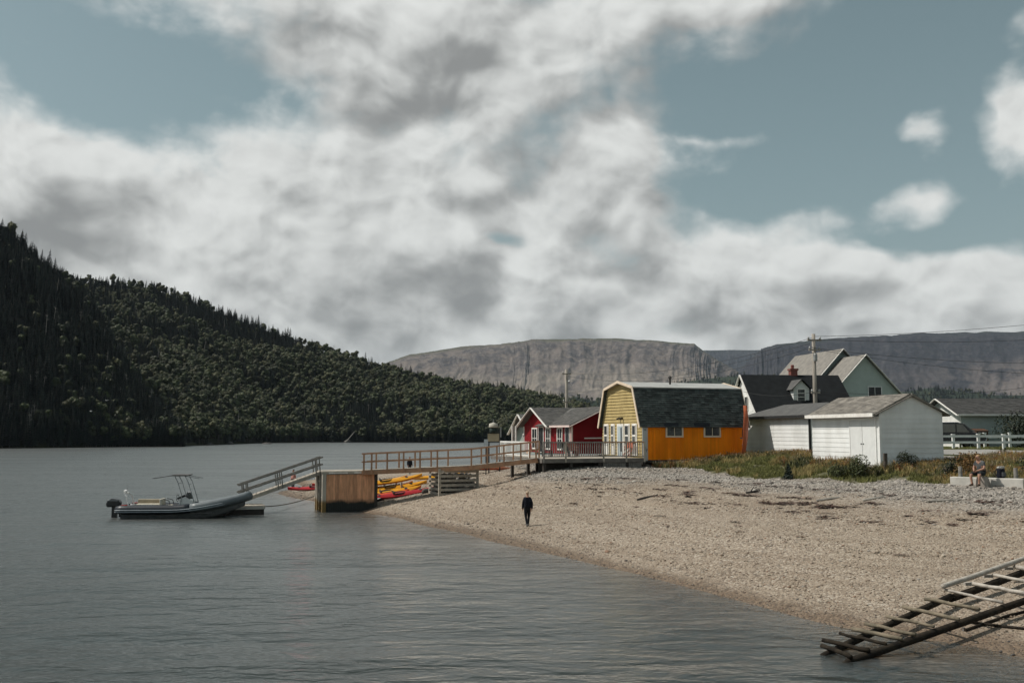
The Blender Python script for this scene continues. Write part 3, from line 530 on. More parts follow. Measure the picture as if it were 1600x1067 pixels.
lp=MB().box(-.09,-.03,2.7,3.2,2.72,2.78);lp.tube([(-.09,2.75,2.75),(-.3,2.72,2.68)],.06,6).tube([(-.09,3.15,2.75),(-.3,3.2,2.68)],.06,6);lp.build('floodlight',dark,gh)
for x0,x1,g_ in ((1.78,2.87,curtain),(4.63,5.72,glass)): window(gh,(x0,-.03,1.56),X_,NY,x1-x0,.72,mat('window_trim_tan',(.72,.62,.47),(.62,.52,.40)),g_,2,1,.105,.06)
for x0,x1 in ((1.5,2.55),(3.7,4.9)): MB().prism([(x0,-.245,ev-.30),(x0,-.19,ev-.02),(x0,-.15,ev-.02),(x0,-.20,ev-.30)],(x1-x0,0,0)).build('dark_eave_patch',mat('navy_patch',(.012,.016,.022)),gh)  # flat dark patches along the eave
MB().lathe([(.07,0),(.07,.5),(.13,.5),(.13,.56),(.03,.66)],8,(3.3,2.2,pk-.16)).build('stove_pipe',dark,gh)
for x in (.1,2.6,5.2,7.7):
    for y in (.1,3,5.9): MB().box(x-.1,x+.1,y-.1,y+.1,-1.1,.0).build('pier_post',mat('dark_timber',(.05,.042,.035),(.03,.026,.022)),gh)
MB().box(.0,L,.05,.12,-.16,-.005).build('sill_beam',MATS['dark_timber'],gh)
MB().box(.3,L,.9,1.0,-1.2,-.01).build('underfloor_shade',MATS['dark_timber'],gh)  # dark sheet set back, drawn for the shade under the house
# ---- red house with wing
rh=thing('red_house','dark red clapboard house with white trim behind the deck railing','house',(4.4,73.7,3.4),U20)
red=mat('red_paint',(.21,.011,.015),(.165,.008,.011),scale=1.2,rough=.7,spec=.12);rroof=mat('grey_shingle',(.115,.11,.10),(.075,.073,.07),scale=2,rough=.9,island=.25,bump=.3,bscale=60)
mp_=[(3.9,0),(9.9,0),(9.9,2.15),(6.9,3.46),(3.9,2.15)]
MB().prism([(.0,y,z) for y,z in mp_],(8.5,0,0)).build('wall',red,rh);MB().prism([(0,0,0),(5.8,0,0),(5.8,0,2.15),(2.9,0,3.42),(0,0,2.15)],(0,3.9,0)).build('wall',red,rh)
clap(rh,[(y,z) for y,z in mp_],(0,0,0),Y_,NX,red,.16,.025);clap(rh,[(0,0),(3.9,0),(3.9,2.15),(0,2.15)],(0,0,0),Y_,NX,red,.16,.025);clap(rh,[(0,0),(5.8,0),(5.8,2.15),(2.9,3.42),(0,2.15)],(0,0,0),X_,NY,red,.16,.025)
slab(3.55,2.0,6.9,3.47,-.55,8.7).build('roof',rroof,rh);slab(10.25,2.0,6.9,3.47,-.55,8.7).build('roof',rroof,rh)
def slabx(x0,z0,x1,z1,y0,y1,t=.09):
    d=Vector((x1-x0,0,z1-z0)).normalized();n=Y_.cross(d);n=n if n.z>0 else -n
    return MB().prism([(x0,y0,z0),(x1,y0,z1),Vector((x1,y0,z1))+n*t,Vector((x0,y0,z0))+n*t],(0,y1-y0,0))
slabx(-.32,2.01,2.9,3.44,-.4,6.6).build('wing_roof',rroof,rh);slabx(6.12,2.01,2.9,3.44,-.4,6.6).build('wing_roof',rroof,rh)
dd_=Vector((0,3.35,1.47));shingles(rh,Vector((-.55,3.55,2.0))+Vector((0,-.036,.085)),X_,dd_,9.2,dd_.length,rroof,.34,.16)
dw=Vector((3.22,0,1.43));shingles(rh,Vector((-.32,-.4,2.01))+Vector((-.037,0,.085)),Y_,dw,6.0,dw.length,rroof,.34,.16)
pink=mat('pinkish_trim',(.72,.60,.56),(.62,.50,.46))
for a,b in (((3.5,1.98),(6.9,3.53)),((10.3,1.98),(6.9,3.53))): MB().beam((-.58,a[0],a[1]),(-.58,b[0],b[1]),.05,.18,(1,0,0)).build('rake_board',trimw,rh)
for a,b in (((-.35,2.0),(2.9,3.5)),((6.15,2.0),(2.9,3.5))): MB().beam((a[0],-.43,a[1]),(b[0],-.43,b[1]),.05,.16,(0,1,0)).build('rake_board',pink,rh)
MB().beam((-.36,-.4,2.03),(-.36,3.7,2.03),.05,.14).build('fascia',pink,rh)
MB().box(-.07,.06,-.07,.06,0,2.06).build('corner_board',pink,rh);MB().box(-.05,.0,9.8,9.92,0,2.06).build('corner_board',trimw,rh)
for y0,y1 in ((6.75,7.95),(3.95,5.0),(1.6,2.65)): window(rh,(-.03,y1-.1,.35),NY,NX,y1-y0-.2,1.5,trimw,glass,2,2,.1,.07)
for y0,y1,m_ in ((5.55,6.5,glass),(.38,1.05,glass)):
    f_=MB().box(-.06,-.028,y0-.1,y1+.1,0,2.05).build('door_frame',trimw,rh);MB().box(-.075,-.062,y0,y1,.05,1.95).build('door',m_,rh)
for y in (9.2,8.4): MB().box(-1.35,-1.23,y-.06,y+.06,0,2.1).build('porch_post',trimw,rh)
vs_=[(2.2,5.2,2.78),(2.7,5.2,2.78),(2.7,5.9,3.09),(2.2,5.9,3.09)];MB().prism([Vector(v) for v in vs_],(0,-.06,.16)).build('roof_vent',mat('vent_metal',(.5,.5,.48),(.4,.4,.38),rough=.4),rh);MB().prism([(2.75,5.0,2.72),(3.6,5.0,2.72),(3.6,5.7,3.02),(2.75,5.7,3.02)],(0,-.05,.14)).build('skylight',dark,rh)
MB().tube([(1.0,-.04,1.15),(4.2,-.5,1.18)],.05,6).build('clothes_pole',trimw,rh)
# ---- small grey green shed
gs=thing('garden_shed','small grey green gabled shed with an orange door left of the red house','shed',(2.0,87,3.1),U20)
gg=mat('grey_green_paint',(.27,.32,.29),(.22,.27,.245));MB().prism([(0,0,0),(0,4.6,0),(0,4.6,1.9),(0,2.3,3.4),(0,0,1.9)],(4,0,0)).build('wall',gg,gs)
clap(gs,[(0,0),(4.6,0),(4.6,1.9),(2.3,3.4),(0,1.9)],(0,0,0),Y_,NX,gg,.16,.025)
slab(-.3,1.7,2.3,3.41,-.7,4.2).build('roof',rroof,gs);slab(4.9,1.7,2.3,3.41,-.7,4.2).build('roof',rroof,gs)
for a in ((-.35,1.66),(4.95,1.66)): MB().beam((-.73,a[0],a[1]),(-.73,2.3,3.46),.05,.2,(1,0,0)).build('rake_board',trimw,gs)
MB().box(-.06,-.028,1.0,2.9,0,1.75).build('door_frame',trimw,gs);MB().box(-.09,-.062,1.1,1.9,.04,1.65).build('door',mat('bright_orange',(.72,.27,.01),(.62,.22,.01)),gs);MB().box(-.08,-.062,1.95,2.8,.04,1.65).build('doorway',dark,gs)
# ---- white garage and long white shed
A11=R(10.8)
ga=thing('garage','white clapboard garage with double doors and weathered grey roof in the weeds','garage',(18.95,51.5,3.15),A11)
gw,gl_,ge,gr_=3.6,7.2,2.86,3.74
wsid=mat('white_siding',(.78,.79,.77),(.66,.665,.64),scale=.9,rough=.55,inst=.05,bump=.2,bscale=20,stretch=(1,1,.5))
MB().prism([(0,0,0),(gw,0,0),(gw,0,ge),(gw/2,0,gr_),(0,0,ge)],(0,gl_,0)).build('wall',wsid,ga)
clap(ga,[(0.09,0),(gw-.06,0),(gw-.06,ge),(gw/2,gr_-.02),(.09,ge)],(0,0,0),X_,NY,wsid,.255,.024,True)
clap(ga,[(2.95,0),(gl_,0),(gl_,ge),(2.95,ge)],(0,0,0),Y_,NX,wsid,.255,.024,True)
wood=mat('weathered_shingle',(.235,.215,.185),(.15,.138,.12),scale=1.6,rough=.9,island=.28,bump=.5,bscale=30)
slabx(-.36,ge-.2,gw/2,gr_+.03,-.12,gl_+.1).build('roof',wood,ga);slabx(gw+.36,ge-.2,gw/2,gr_+.03,-.12,gl_+.1).build('roof',wood,ga)
dg=Vector((gw/2+.36,0,gr_+.03-ge+.2));shingles(ga,Vector((-.36,-.12,ge-.2))+Vector((-.035,0,.085)),Y_,dg,gl_+.2,dg.length,wood,.36,.17)
MB().box(-.44,-.37,-.08,gl_+.05,ge-.22,ge-.03).build('fascia',trimw,ga);MB().box(-.36,0,-.02,gl_,ge-.235,ge-.205).build('soffit',wsid,ga)
MB().beam((-.3,-.14,ge-.12),(gw/2,-.14,gr_+.0),.05,.12,(0,1,0)).build('rake_board',wood,ga);MB().beam((gw+.36,-.14,ge-.14),(gw/2,-.14,gr_+.0),.05,.12,(0,1,0)).build('rake_board',wood,ga)
MB().box(-.05,.08,-.05,.07,0,ge-.1).build('corner_board',white,ga)
for y0,y1 in ((.42,1.62),(1.66,2.86)):
    d_=MB().box(-.05,-.005,y0,y1,.15,2.45).build('door',mat('door_white',(.70,.71,.69),(.64,.65,.63),scale=2.5),ga)
    MB().box(-.065,-.052,y1-.14 if y0<1 else y0+.04,y1-.04 if y0<1 else y0+.14,1.2,1.26).build('handle',dark,d_)
MB().box(-.06,.0,.3,.40,0,2.6).build('door_frame',white,ga);MB().box(-.06,.0,2.88,2.95,0,2.6).build('door_frame',white,ga);MB().box(-.06,0,.4,2.88,2.47,2.6).build('door_frame',white,ga)
sh=thing('long_shed','long low white shed with dark hip roof between the garage and gambrel house','shed',(18.7,62.8,3.42),A11)
sl_,sw,se,sr=10.0,4.6,2.68,3.52
MB().box(0,sw,0,sl_,-.2,se).build('wall',wsid,sh);clap(sh,[(0,0),(sl_,0),(sl_,se),(0,se)],(0,0,0),Y_,NX,wsid,.25,.024,True);clap(sh,[(0,0),(sw,0),(sw,se),(0,se)],(0,0,0),X_,NY,wsid,.25,.03)
hr=mat('charcoal_shingle',(.10,.098,.092),(.065,.064,.062),scale=2,rough=.9,island=.25,bump=.3)
o_=.32;hp=[(-o_,-o_,se-.05),(sw+o_,-o_,se-.05),(sw+o_,sl_+o_,se-.05),(-o_,sl_+o_,se-.05),(sw/2,1.9,sr),(sw/2,sl_-1.9,sr)]
MB().add(hp,[(0,1,4),(1,2,5,4),(2,3,5),(3,0,4,5),(3,2,1,0)]).build('roof',hr,sh);MB().box(-o_-.04,-o_+.02,-o_,sl_+o_,se-.2,se-.02).build('fascia',mat('black_trim',(.02,.02,.02)),sh)
MB().box(-.05,.06,-.06,.06,0,se-.05).build('drain_pipe',MATS['black_trim'],sh)
# ---- white house with black roof
wh=thing('white_house','white house with steep black roof, gable dormer and brick chimney','house',(20.8,84.5,3.6),R(6))
wl,ww,we,wr_=8.5,7.0,3.2,6.36
MB().prism([(0,0,0),(0,ww,0),(0,ww,we),(0,ww/2,wr_),(0,0,we)],(wl,0,0)).build('wall',white,wh);clap(wh,[(0,0),(ww,0),(ww,we),(ww/2,wr_-.05),(0,we)],(0,0,0),Y_,NX,white,.16,.02)
blk=mat('black_shingle',(.014,.016,.017),(.009,.010,.011),scale=2,rough=.95,island=.35,spec=.15)
slab(-.3,we-.27,ww/2,wr_+.02,-.25,wl+.25).build('roof',blk,wh);slab(ww+.3,we-.27,ww/2,wr_+.02,-.25,wl+.25).build('roof',blk,wh)
for a in ((-.32,we-.28),(ww+.32,we-.28)): MB().beam((-.28,a[0],a[1]),(-.28,ww/2,wr_+.06),.05,.2,(1,0,0)).build('rake_board',trimw,wh)
window(wh,(-.02,3.0,3.3),NY,NX,.75,1.15,trimw,glass,2,1,.08,.05)
dm=MB();dm.prism([(3.55,.9,3.75),(4.95,.9,3.75),(4.95,.9,5.15),(4.25,.9,5.85),(3.55,.9,5.15)],(0,2.3,0));dmo=dm.build('dormer',mat('dormer_white',(.62,.63,.61),(.55,.56,.54)),wh)
slx=lambda x0,z0,x1,z1,y0,y1:slabx(x0,z0,x1,z1,y0,y1,.07)
slx(3.35,4.98,4.25,5.88,.7,3.0).build('dormer_roof',hr,dmo);slx(5.15,4.98,4.25,5.88,.7,3.0).build('dormer_roof',blk,dmo);window(wh,(3.92,.895,4.1),X_,NY,.62,.95,trimw,curtain,1,3,.06,.05)  # left slope paler: its sunlit tone is put into the shingle colour
ch=MB().box(4.35,4.95,3.35,3.95,5.9,6.85).build('chimney',mat('brick',(.23,.075,.055),(.15,.05,.04),scale=9),wh);MB().box(4.28,5.02,3.28,4.02,6.85,7.02).build('chimney_cap',MATS['brick'],ch);MB().lathe([(.14,0),(.16,.3),(.11,.34)],8,(4.6,3.65,7.02)).build('flue',MATS['brick'],ch)
# ---- pale green house
gn=thing('green_house','tall pale green house with stepped grey gables behind the garage','house',(28.56,89.36,3.7),A11)
pg=mat('pale_green_siding',(.40,.465,.43),(.36,.42,.39),scale=1.5);gsh=mat('tan_grey_shingle',(.22,.205,.18),(.16,.15,.135),scale=2,rough=.9,island=.25,bump=.3)
fw,fe,fr=6.8,4.75,8.2
MB().prism([(0,0,0),(fw,0,0),(fw,0,fe),(fw/2,0,fr),(0,0,fe)],(0,4,0)).build('wall',pg,gn);clap(gn,[(0,0),(fw,0),(fw,fe),(fw/2,fr-.05),(0,fe)],(0,0,0),X_,NY,pg,.18,.022)
slabx(-.3,fe-.3,fw/2,fr+.02,-.35,4.2).build('roof',gsh,gn);slabx(fw+.3,fe-.3,fw/2,fr+.02,-.35,4.2).build('roof',gsh,gn)
for a in ((-.32,fe-.3),(fw+.32,fe-.3)): MB().beam((a[0],-.38,a[1]),(fw/2,-.38,fr+.07),.05,.2,(0,1,0)).build('rake_board',trimw,gn)
mw,me_,mr=8.4,4.6,9.05;x0=-.8
MB().prism([(x0,4,0),(x0+mw,4,0),(x0+mw,4,me_),(fw/2,4,mr),(x0,4,me_)],(0,9,0)).build('wall',mat('teal_grey_siding',(.23,.29,.28),(.2,.25,.245)),gn)
slabx(x0-.3,me_-.3,fw/2,mr+.02,3.6,13.2).build('main_roof',gsh,gn);slabx(x0+mw+.3,me_-.3,fw/2,mr+.02,3.6,13.2).build('main_roof',gsh,gn)
for a in ((x0-.32,me_-.3),(x0+mw+.32,me_-.3)): MB().beam((a[0],3.57,a[1]),(fw/2,3.57,mr+.07),.05,.2,(0,1,0)).build('rake_board',trimw,gn)
window(gn,(3.72,-.022,4.35),X_,NY,1.25,1.0,mat('white_vinyl',(.75,.76,.74)),glass,2,1,.08,.06)
sdm=MB().prism([(5.2,4.2,4.5),(8.1,4.2,4.5),(8.1,4.2,6.1),(5.2,4.2,7.0)],(0,4,0)).build('side_dormer',pg,gn);slabx(8.4,6.02,5.0,7.1,4.0,8.4,.1).build('dormer_roof',gsh,sdm);MB().beam((8.42,3.97,6.08),(5.0,3.97,7.16),.05,.16,(0,1,0)).build('rake_board',trimw,sdm)
MB().lathe([(.06,0),(.06,.5),(.1,.5),(.1,.55)],7,(5.8,4.6,7.0)).build('vent_pipe',dark,gn)
# ---- bungalow
bu=thing('bungalow','long low grey green bungalow with dark roof behind the white fence','house',(39.6,88,3.7),0)
MB().prism([(0,0,0),(0,8,0),(0,8,2.9),(0,4,4.25),(0,0,2.9)],(18,0,0)).build('wall',mat('bungalow_siding',(.40,.45,.43),(.36,.41,.39)),bu);clap(bu,[(0,0),(8,0),(8,2.9),(4,4.2),(0,2.9)],(0,0,0),Y_,NX,white,.2,.02)
bro=mat('bungalow_shingle',(.075,.073,.07),(.05,.05,.048),scale=2,rough=.95,island=.3)
slab(-.5,2.75,4,4.28,-.5,18.5).build('roof',bro,bu);slab(8.5,2.75,4,4.28,-.5,18.5).build('roof',bro,bu);db=Vector((0,4.5,1.53));shingles(bu,Vector((-.5,-.5,2.75))+Vector((0,-.03,.088)),X_,db,19,db.length,bro,.4,.19)
for a in ((-.52,2.75),(8.52,2.75)): MB().beam((-.53,a[0],a[1]),(-.53,4,4.34),.05,.22,(1,0,0)).build('rake_board',trimw,bu)
MB().box(-.5,18.5,-.56,-.51,2.72,2.88).build('fascia',trimw,bu)
for x in (5.2,9.5,14): window(bu,(x,-.01,1.2),X_,NY,1.4,1.1,trimw,glass,2,1,.08,.05)
# ================= deck, footbridge, cribs, gangway
tim=mat('brown_timber',(.42,.25,.15),(.31,.18,.11),scale=3,rough=.8,island=.2,stretch=(1,1,1),bump=.3);timl=mat('grey_timber',(.40,.36,.30),(.29,.26,.215),scale=3,rough=.85,island=.2,bump=.3);tdk=MATS['dark_timber']
gtim=mat('weathered_grey_wood',(.25,.235,.21),(.16,.15,.135),scale=4,rough=.85,island=.2,bump=.3)
u20=Vector((cos(U20),sin(U20),0));v20=Vector((-sin(U20),cos(U20),0))
dk=thing('timber_deck','grey timber deck with baluster railing in front of the yellow gable','deck',(8.48,65,3.35),U20)
for i in range(32):   # deck boards run across
    y0=-.4+i*.31;MB().box(-7.15,-.32 if y0<6.4 else -1.0,y0,y0+.295,-.05,0).build('deck_board',timl,dk)
MB().box(-7.15,-.1,-.47,-.405,-.26,.0).build('rim_joist',mat('grey_rim',(.17,.155,.135),(.11,.10,.09),scale=2),dk);MB().box(-7.22,-7.155,-.47,9.4,-.26,0).build('rim_joist',MATS['grey_rim'],dk)
posts=[-7.1,-5.62,-3.02,-1.42,-.12]
for x in posts: MB().box(x-.05,x+.05,-.53,-.43,-.25,1.06).build('railing_post',timl if x>-7 else gtim,dk)
for a,b in zip(posts[:-1],posts[1:]):
    MB().box(a+.05,b-.05,-.52,-.44,.97,1.05).build('top_rail',tim if a>-3.2 else gtim,dk);MB().box(a+.05,b-.05,-.505,-.455,.10,.16).build('bottom_rail',gtim,dk);n=int((b-a)/.145)
    for i in range(1,n): x=a+(b-a)*i/n;MB().box(x-.022,x+.022,-.50,-.46,.16,.97).build('baluster',gtim,dk)
ly=[1.9,3.4,4.9,6.4,7.4]
for y in ly: MB().box(-7.2,-7.1,y-.05,y+.05,0,1.05).build('railing_post',white,dk)
for a,b in zip(ly[:-1],ly[1:]):
    MB().box(-7.19,-7.11,a+.05,b-.05,.95,1.04).build('top_rail',white,dk);MB().box(-7.18,-7.12,a+.05,b-.05,.12,.18).build('bottom_rail',white,dk);n=int((b-a)/.2)
    for i in range(1,n): y=a+(b-a)*i/n;MB().box(-7.17,-7.13,y-.02,y+.02,.18,.95).build('baluster',white,dk)
for x in (-7,-5.2,-3.2,-1.3):
    for y in (-.3,2.5,5.5): MB().box(x-.09,x+.09,y-.09,y+.09,-1.6,-.26 if y<0 else -.06).build('support_post',tdk,dk)
x=-3.0
while x<-.3: MB().box(x,x+.11,-.36,-.33,-1.1,-.27).build('skirt_board',gtim,dk);x+=.13
MB().box(-7,-.1,.6,.7,-1.9,-.06).build('underdeck_shade',tdk,dk)  # dark sheet behind the deck front, drawn for the shade below
# ---- footbridge
fb=thing('footbridge','brown wooden footbridge with handrails climbing from the pier to the deck','footbridge',(-4.6,63.2,1.2))
fp=[Vector((-9.55,63.75,2.56)),Vector((-4.6,63.2,2.78)),Vector((-2.6,63.0,2.88)),Vector((1.62,62.55,3.36))];off=Vector((.13,1.35,0))
for a,b in zip(fp[:-1],fp[1:]):
    for o in (Vector((0,0,0)),off): MB().beam(a+o-Z_*.13,b+o-Z_*.13,.07,.26).build('stringer',tim,fb,True)
    n=max(1,int((b-a).length/.24))
    for i in range(n): p=a.lerp(b,(i+.06)/n);q=a.lerp(b,(i+.94)/n);MB().add([p,q,q+off,p+off,p+Z_*.04,q+Z_*.04,q+off+Z_*.04,p+off+Z_*.04],[(3,2,1,0),(4,5,6,7),(0,1,5,4),(1,2,6,5),(2,3,7,6),(3,0,4,7)]).build('plank',timl,fb,True)
    for o in (Vector((0,-.06,0)),off+Vector((0,.06,0))):
        for h,w in ((1.06,.10),(.55,.09)): MB().beam(a+o+Z_*h,b+o+Z_*h,.045,w).build('handrail',tim,fb,True)
def onp(px):
    for a,b in zip(fp[:-1],fp[1:]):
        if a.x<=px<=b.x: return a.lerp(b,(px-a.x)/(b.x-a.x))
    return fp[-1]
for i,xx in enumerate((-9.4,-8.9,-7.9,-6.85,-5.8,-4.7,-2.55,-1.55,-.5,.55,1.5)):
    p=onp(xx);MB().box(p.x-.05,p.x+.05,p.y-.14,p.y-.05,p.z-.26,p.z+1.08).build('post',tim,fb,True)
    if i not in (1,): q=onp(min(xx+.45,1.6))+off;MB().box(q.x-.05,q.x+.05,q.y+.05,q.y+.14,q.z-.24,q.z+1.08).build('post',tim,fb,True)
# ---- big timber crib at the water
bc=thing('pier_crib','tall planked timber crib standing in the water at the pier end','pier',(-11.86,63.0,0),U20)
crw=bpy.data.materials.new('crib_planks');crw.use_nodes=True
def tide_mat(m,a,b,c):
    nt=m.node_tree;bs=nt.nodes['Principled BSDF'];bs.inputs['Roughness'].default_value=.85;tc=nt.nodes.new('ShaderNodeTexCoord');sp=nt.nodes.new('ShaderNodeSeparateXYZ');nt.links.new(tc.outputs['Object'],sp.inputs[0])
    mp=nt.nodes.new('ShaderNodeMapping');mp.inputs['Scale'].default_value=(3,3,.5);nt.links.new(tc.outputs['Object'],mp.inputs[0]);n=noise3(nt,mp.outputs[0],2.5,5,.65).outputs[0]
    gi=nt.nodes.new('ShaderNodeObjectInfo').outputs['Random'];col=nmix(nt,nmap(nt,n,.35,.65),a,b);hs=nt.nodes.new('ShaderNodeHueSaturation');nt.links.new(nmap(nt,gi,0,1,.75,1.2,False),hs.inputs['Value']);nt.links.new(col,hs.inputs['Color'])
    w=nmath(nt,'MULTIPLY_ADD',noise3(nt,tc.outputs['Object'],1.1,3,.6).outputs[0],.55,sp.outputs[2]);col=nmix(nt,nmap(nt,w,.82,1.12),c,hs.outputs[0]);nt.links.new(col,bs.inputs['Base Color'])
tide_mat(crw,(.80,.42,.235),(.58,.29,.155),(.018,.02,.017))
crl=bpy.data.materials.new('crib_posts');crl.use_nodes=True;tide_mat(crl,(.50,.45,.37),(.38,.34,.28),(.20,.13,.045))
Lc,Dc,Hc=3.42,2.45,2.5
MB().box(.12,Lc-.12,.1,Dc-.1,-.9,Hc-.2).build('core',tdk,bc)
n=22
for i in range(n): a=.22+(Lc-.36)*i/n;b=.22+(Lc-.36)*(i+.95)/n;MB().box(a,b,.0,.07+random.uniform(0,.015),-.8,Hc-.16).build('plank',crw,bc)
for i in range(9): a=.25+(Dc-.5)*i/9;b=.25+(Dc-.5)*(i+.94)/9;MB().box(.03,.1,a,b,-.8,Hc-.2).build('plank',crl,bc)
MB().box(-.04,.2,-.05,.14,-.9,Hc-.02).build('corner_post',crl,bc);MB().box(Lc-.14,Lc+.05,-.05,.14,-.9,Hc-.02).build('corner_post',tdk,bc)
for y in (.9,1.75,Dc-.1): MB().box(-.08,.02,y,y+.24,-.9,Hc-.1).build('fender_post',crl,bc)
MB().box(-.1,Lc+.05,-.07,.0,Hc-.14,Hc-.0).build('cap_beam',timl,bc)
for i in range(8): a=.02+(Dc)*i/8;MB().box(-.05,Lc,a,a+Dc/8-.02,Hc,Hc+.05).build('deck_plank',timl,bc)
MB().box(.35,1.55,-.09,-.072,Hc-.1,Hc-.03).build('pale_batten',trimw,bc);MB().box(1.95,3.3,-.09,-.072,Hc-.1,Hc-.03).build('pale_batten',trimw,bc)
# ---- slatted crib filled with stones under the bridge
sc=thing('slatted_crib','small slatted wooden crib filled with stones under the footbridge','crib',(-4.55,63.1,1.0),U20)
for x,y in ((0,0),(2.5,0),(2.5,2.3),(0,2.3)): MB().box(x-.07,x+.07,y-.07,y+.07,-.3,1.72).build('corner_post',timl,sc)
for i in range(6):
    z=.02+i*.285;MB().box(.07,2.43,-.06,.0,z,z+.155).build('slat',timl,sc);MB().box(-.06,.0,.07,2.23,z+.03,z+.185).build('slat',timl,sc);MB().box(2.5,2.56,.07,2.23,z,z+.155).build('slat',gtim,sc);MB().box(.07,2.43,2.3,2.36,z,z+.155).build('slat',gtim,sc)
stone=mat('crib_stone',(.34,.31,.27),(.16,.15,.14),scale=2.5,rough=.9,inst=.35)
v,f=ico(1);sp_=proto('stone',MB().add([(p.x*.95*(1+.2*random.random()),p.y,p.z*.7) for p in v],f),[stone])
n=170;P=np.stack([rng.uniform(.15,2.35,n),rng.uniform(.15,2.15,n),rng.uniform(.0,1.3,n)],-1);o=scatter('crib_stones',P,rng.random(n)*6.28,rng.uniform(.10,.20,n),np.zeros(n,int),[sp_],None,None,rng.uniform(-1,1,(n,2)));o.parent=sc
# ---- floating dock and gangway
fd=thing('floating_dock','low dark timber float at the foot of the gangway, behind the boat bow','dock',(-16.6,61.7,0),U20)
MB().box(-1.7,1.3,-.7,.9,-.35,.5).build('float_body',tdk,fd)
for i in range(10): a=-1.75+i*.31;MB().box(a,a+.29,-.75,.95,.5,.56).build('deck_plank',timl,fd)
MB().box(-1.75,1.35,-.8,-.755,.33,.5).build('fender',mat('pale_fender',(.55,.52,.46)),fd)
gwy=thing('gangway','sloping wooden gangway with open rails from float up to the pier','gangway',(-16.2,62.2,.6))
ga0=Vector((-16.75,62.05,.72));ga1=Vector((-12.1,63.9,2.42));gof=v20*1.0
for o in (Vector((0,0,0)),gof):
    MB().beam(ga0+o,ga1+o,.09,.2).build('stringer',timl,gwy,True)
    for h in (1.0,.55): MB().beam(ga0+o+Z_*h-u20*.15,ga1+o+Z_*h+u20*.05,.06,.10).build('handrail',gtim,gwy,True)
    for t in (.05,.10,.46,.51,.93,.98): p=ga0.lerp(ga1,t)+o-v20*(.06 if o.length==0 else -.06);MB().beam(p-Z_*.1,p+Z_*1.02-u20*.12,.05,.07,u20).build('post',gtim,gwy,True)
n=20
for i in range(n): p=ga0.lerp(ga1,(i+.1)/n)+Z_*.11;q=ga0.lerp(ga1,(i+.9)/n)+Z_*.11;MB().add([p,q,q+gof,p+gof,p+Z_*.03,q+Z_*.03,q+gof+Z_*.03,p+gof+Z_*.03],[(3,2,1,0),(4,5,6,7),(0,1,5,4),(1,2,6,5),(2,3,7,6),(3,0,4,7)]).build('plank',timl,gwy,True)
def sag(a,b,s,n=14):
    a=Vector(a);b=Vector(b);return [a.lerp(b,i/n)-Z_*(4*s*(i/n)*(1-i/n)) for i in range(n+1)]
ml=MB().tube(sag((-15.2,61.9,.45),(-14.2,79.5,.75),.35),.035,6).build('mooring_line',mat('old_rope',(.20,.18,.14),(.13,.115,.09)));tag(ml,'slack dark mooring line running from the float to the spit','rope')
# ---- log slipway in the foreground
lw=mat('wet_shaded_log',(.034,.027,.019),(.014,.012,.010),scale=4,rough=.9,spec=.1,bump=.6,bscale=14,stretch=(1,1,1));lg_=mat('grey_log',(.42,.385,.335),(.27,.245,.21),scale=4,rough=.85,bump=.5,bscale=14);lgm=mat('mossy_log',(.20,.165,.115),(.10,.085,.058),scale=4,rough=.85,bump=.6,bscale=12)  # near-black stringers: wet wood with their shade put into the colour
sw_=thing('log_slipway','ladder of rough logs running from the water up the beach','slipway',(10.5,25.3,.1))
def logpts(a,b,n=7,j=.02):
    a=Vector(a);b=Vector(b);return [a.lerp(b,i/n)+Vector((random.uniform(-j,j),random.uniform(-j,j),random.uniform(-j,j))) for i in range(n+1)]
RG=[((7.1,23.35),(7.42,22.31),.08),((7.23,23.64),(7.92,22.62),.15),((7.78,24.12),(8.47,23.05),.2),((8.11,24.29),(8.91,23.26),.27),((8.55,24.63),(9.27,23.41),.34),((9.25,25.11),(9.92,23.9),.42),((9.94,25.82),(10.66,24.26),.53),((10.76,26.47),(11.54,25.06),.63),((11.61,27.23),(12.23,25.33),.74),((12.6,27.69),(13.25,25.97),.84),((13.55,28.48),(14.2,26.57),.95),((14.6,29.38),(15.2,27.2),1.06),((15.6,30.3),(16.3,27.9),1.17)]
def under(side,i0,i1,r,dz,inn):
    out=[]
    for (a,b,z) in RG[i0:i1]:
        a=Vector((*a,z));b=Vector((*b,z));d=(b-a).normalized();p=(a+d*inn if side==0 else b-d*inn);out.append(p-Z_*(r+dz))
    n_=len(out)-1
    return [out[0].lerp(out[-1],i/n_)*.85+p*.15 for i,p in enumerate(out)]
q=under(1,0,13,.095,.0,.08);q=[q[0]-(q[1]-q[0])*.3-Z_*.06]+q+[q[-1]+(q[-1]-q[-2])*4];MB().tube(q,[.08]+[.09]*12+[.085,.08],10,True,.05).build('stringer_log',lw,sw_,True,True)
q=under(0,0,9,.09,.0,.22);q=[q[0]-(q[1]-q[0])*.3]+q;MB().tube(q,[.085]*10,10,True,.05).build('stringer_log',lw,sw_,True,True)
q=under(0,8,13,.10,.05,.22);q=q+[q[-1]+(q[-1]-q[-2])*4];MB().tube(q,[.10]*6,10,True,.05).build('stringer_log',lw,sw_,True,True)
q=under(0,8,13,-.17,.0,.05);q=[q[0]-(q[1]-q[0])*.1]+q+[q[-1]+(q[-1]-q[-2])*4];MB().tube(q,[.07]*7,9,True,.04).build('stringer_pole',lg_,sw_,True,True)
for i,(a,b,z) in enumerate(RG): MB().tube(logpts((*a,z+.05),(*b,z+.03),6,.012),[random.uniform(.036,.06)*(1.15 if i>8 else 1)]*7,8,True,.10).build('rung',lw if i<3 else (lgm if i<8 else lg_),sw_,True,True)
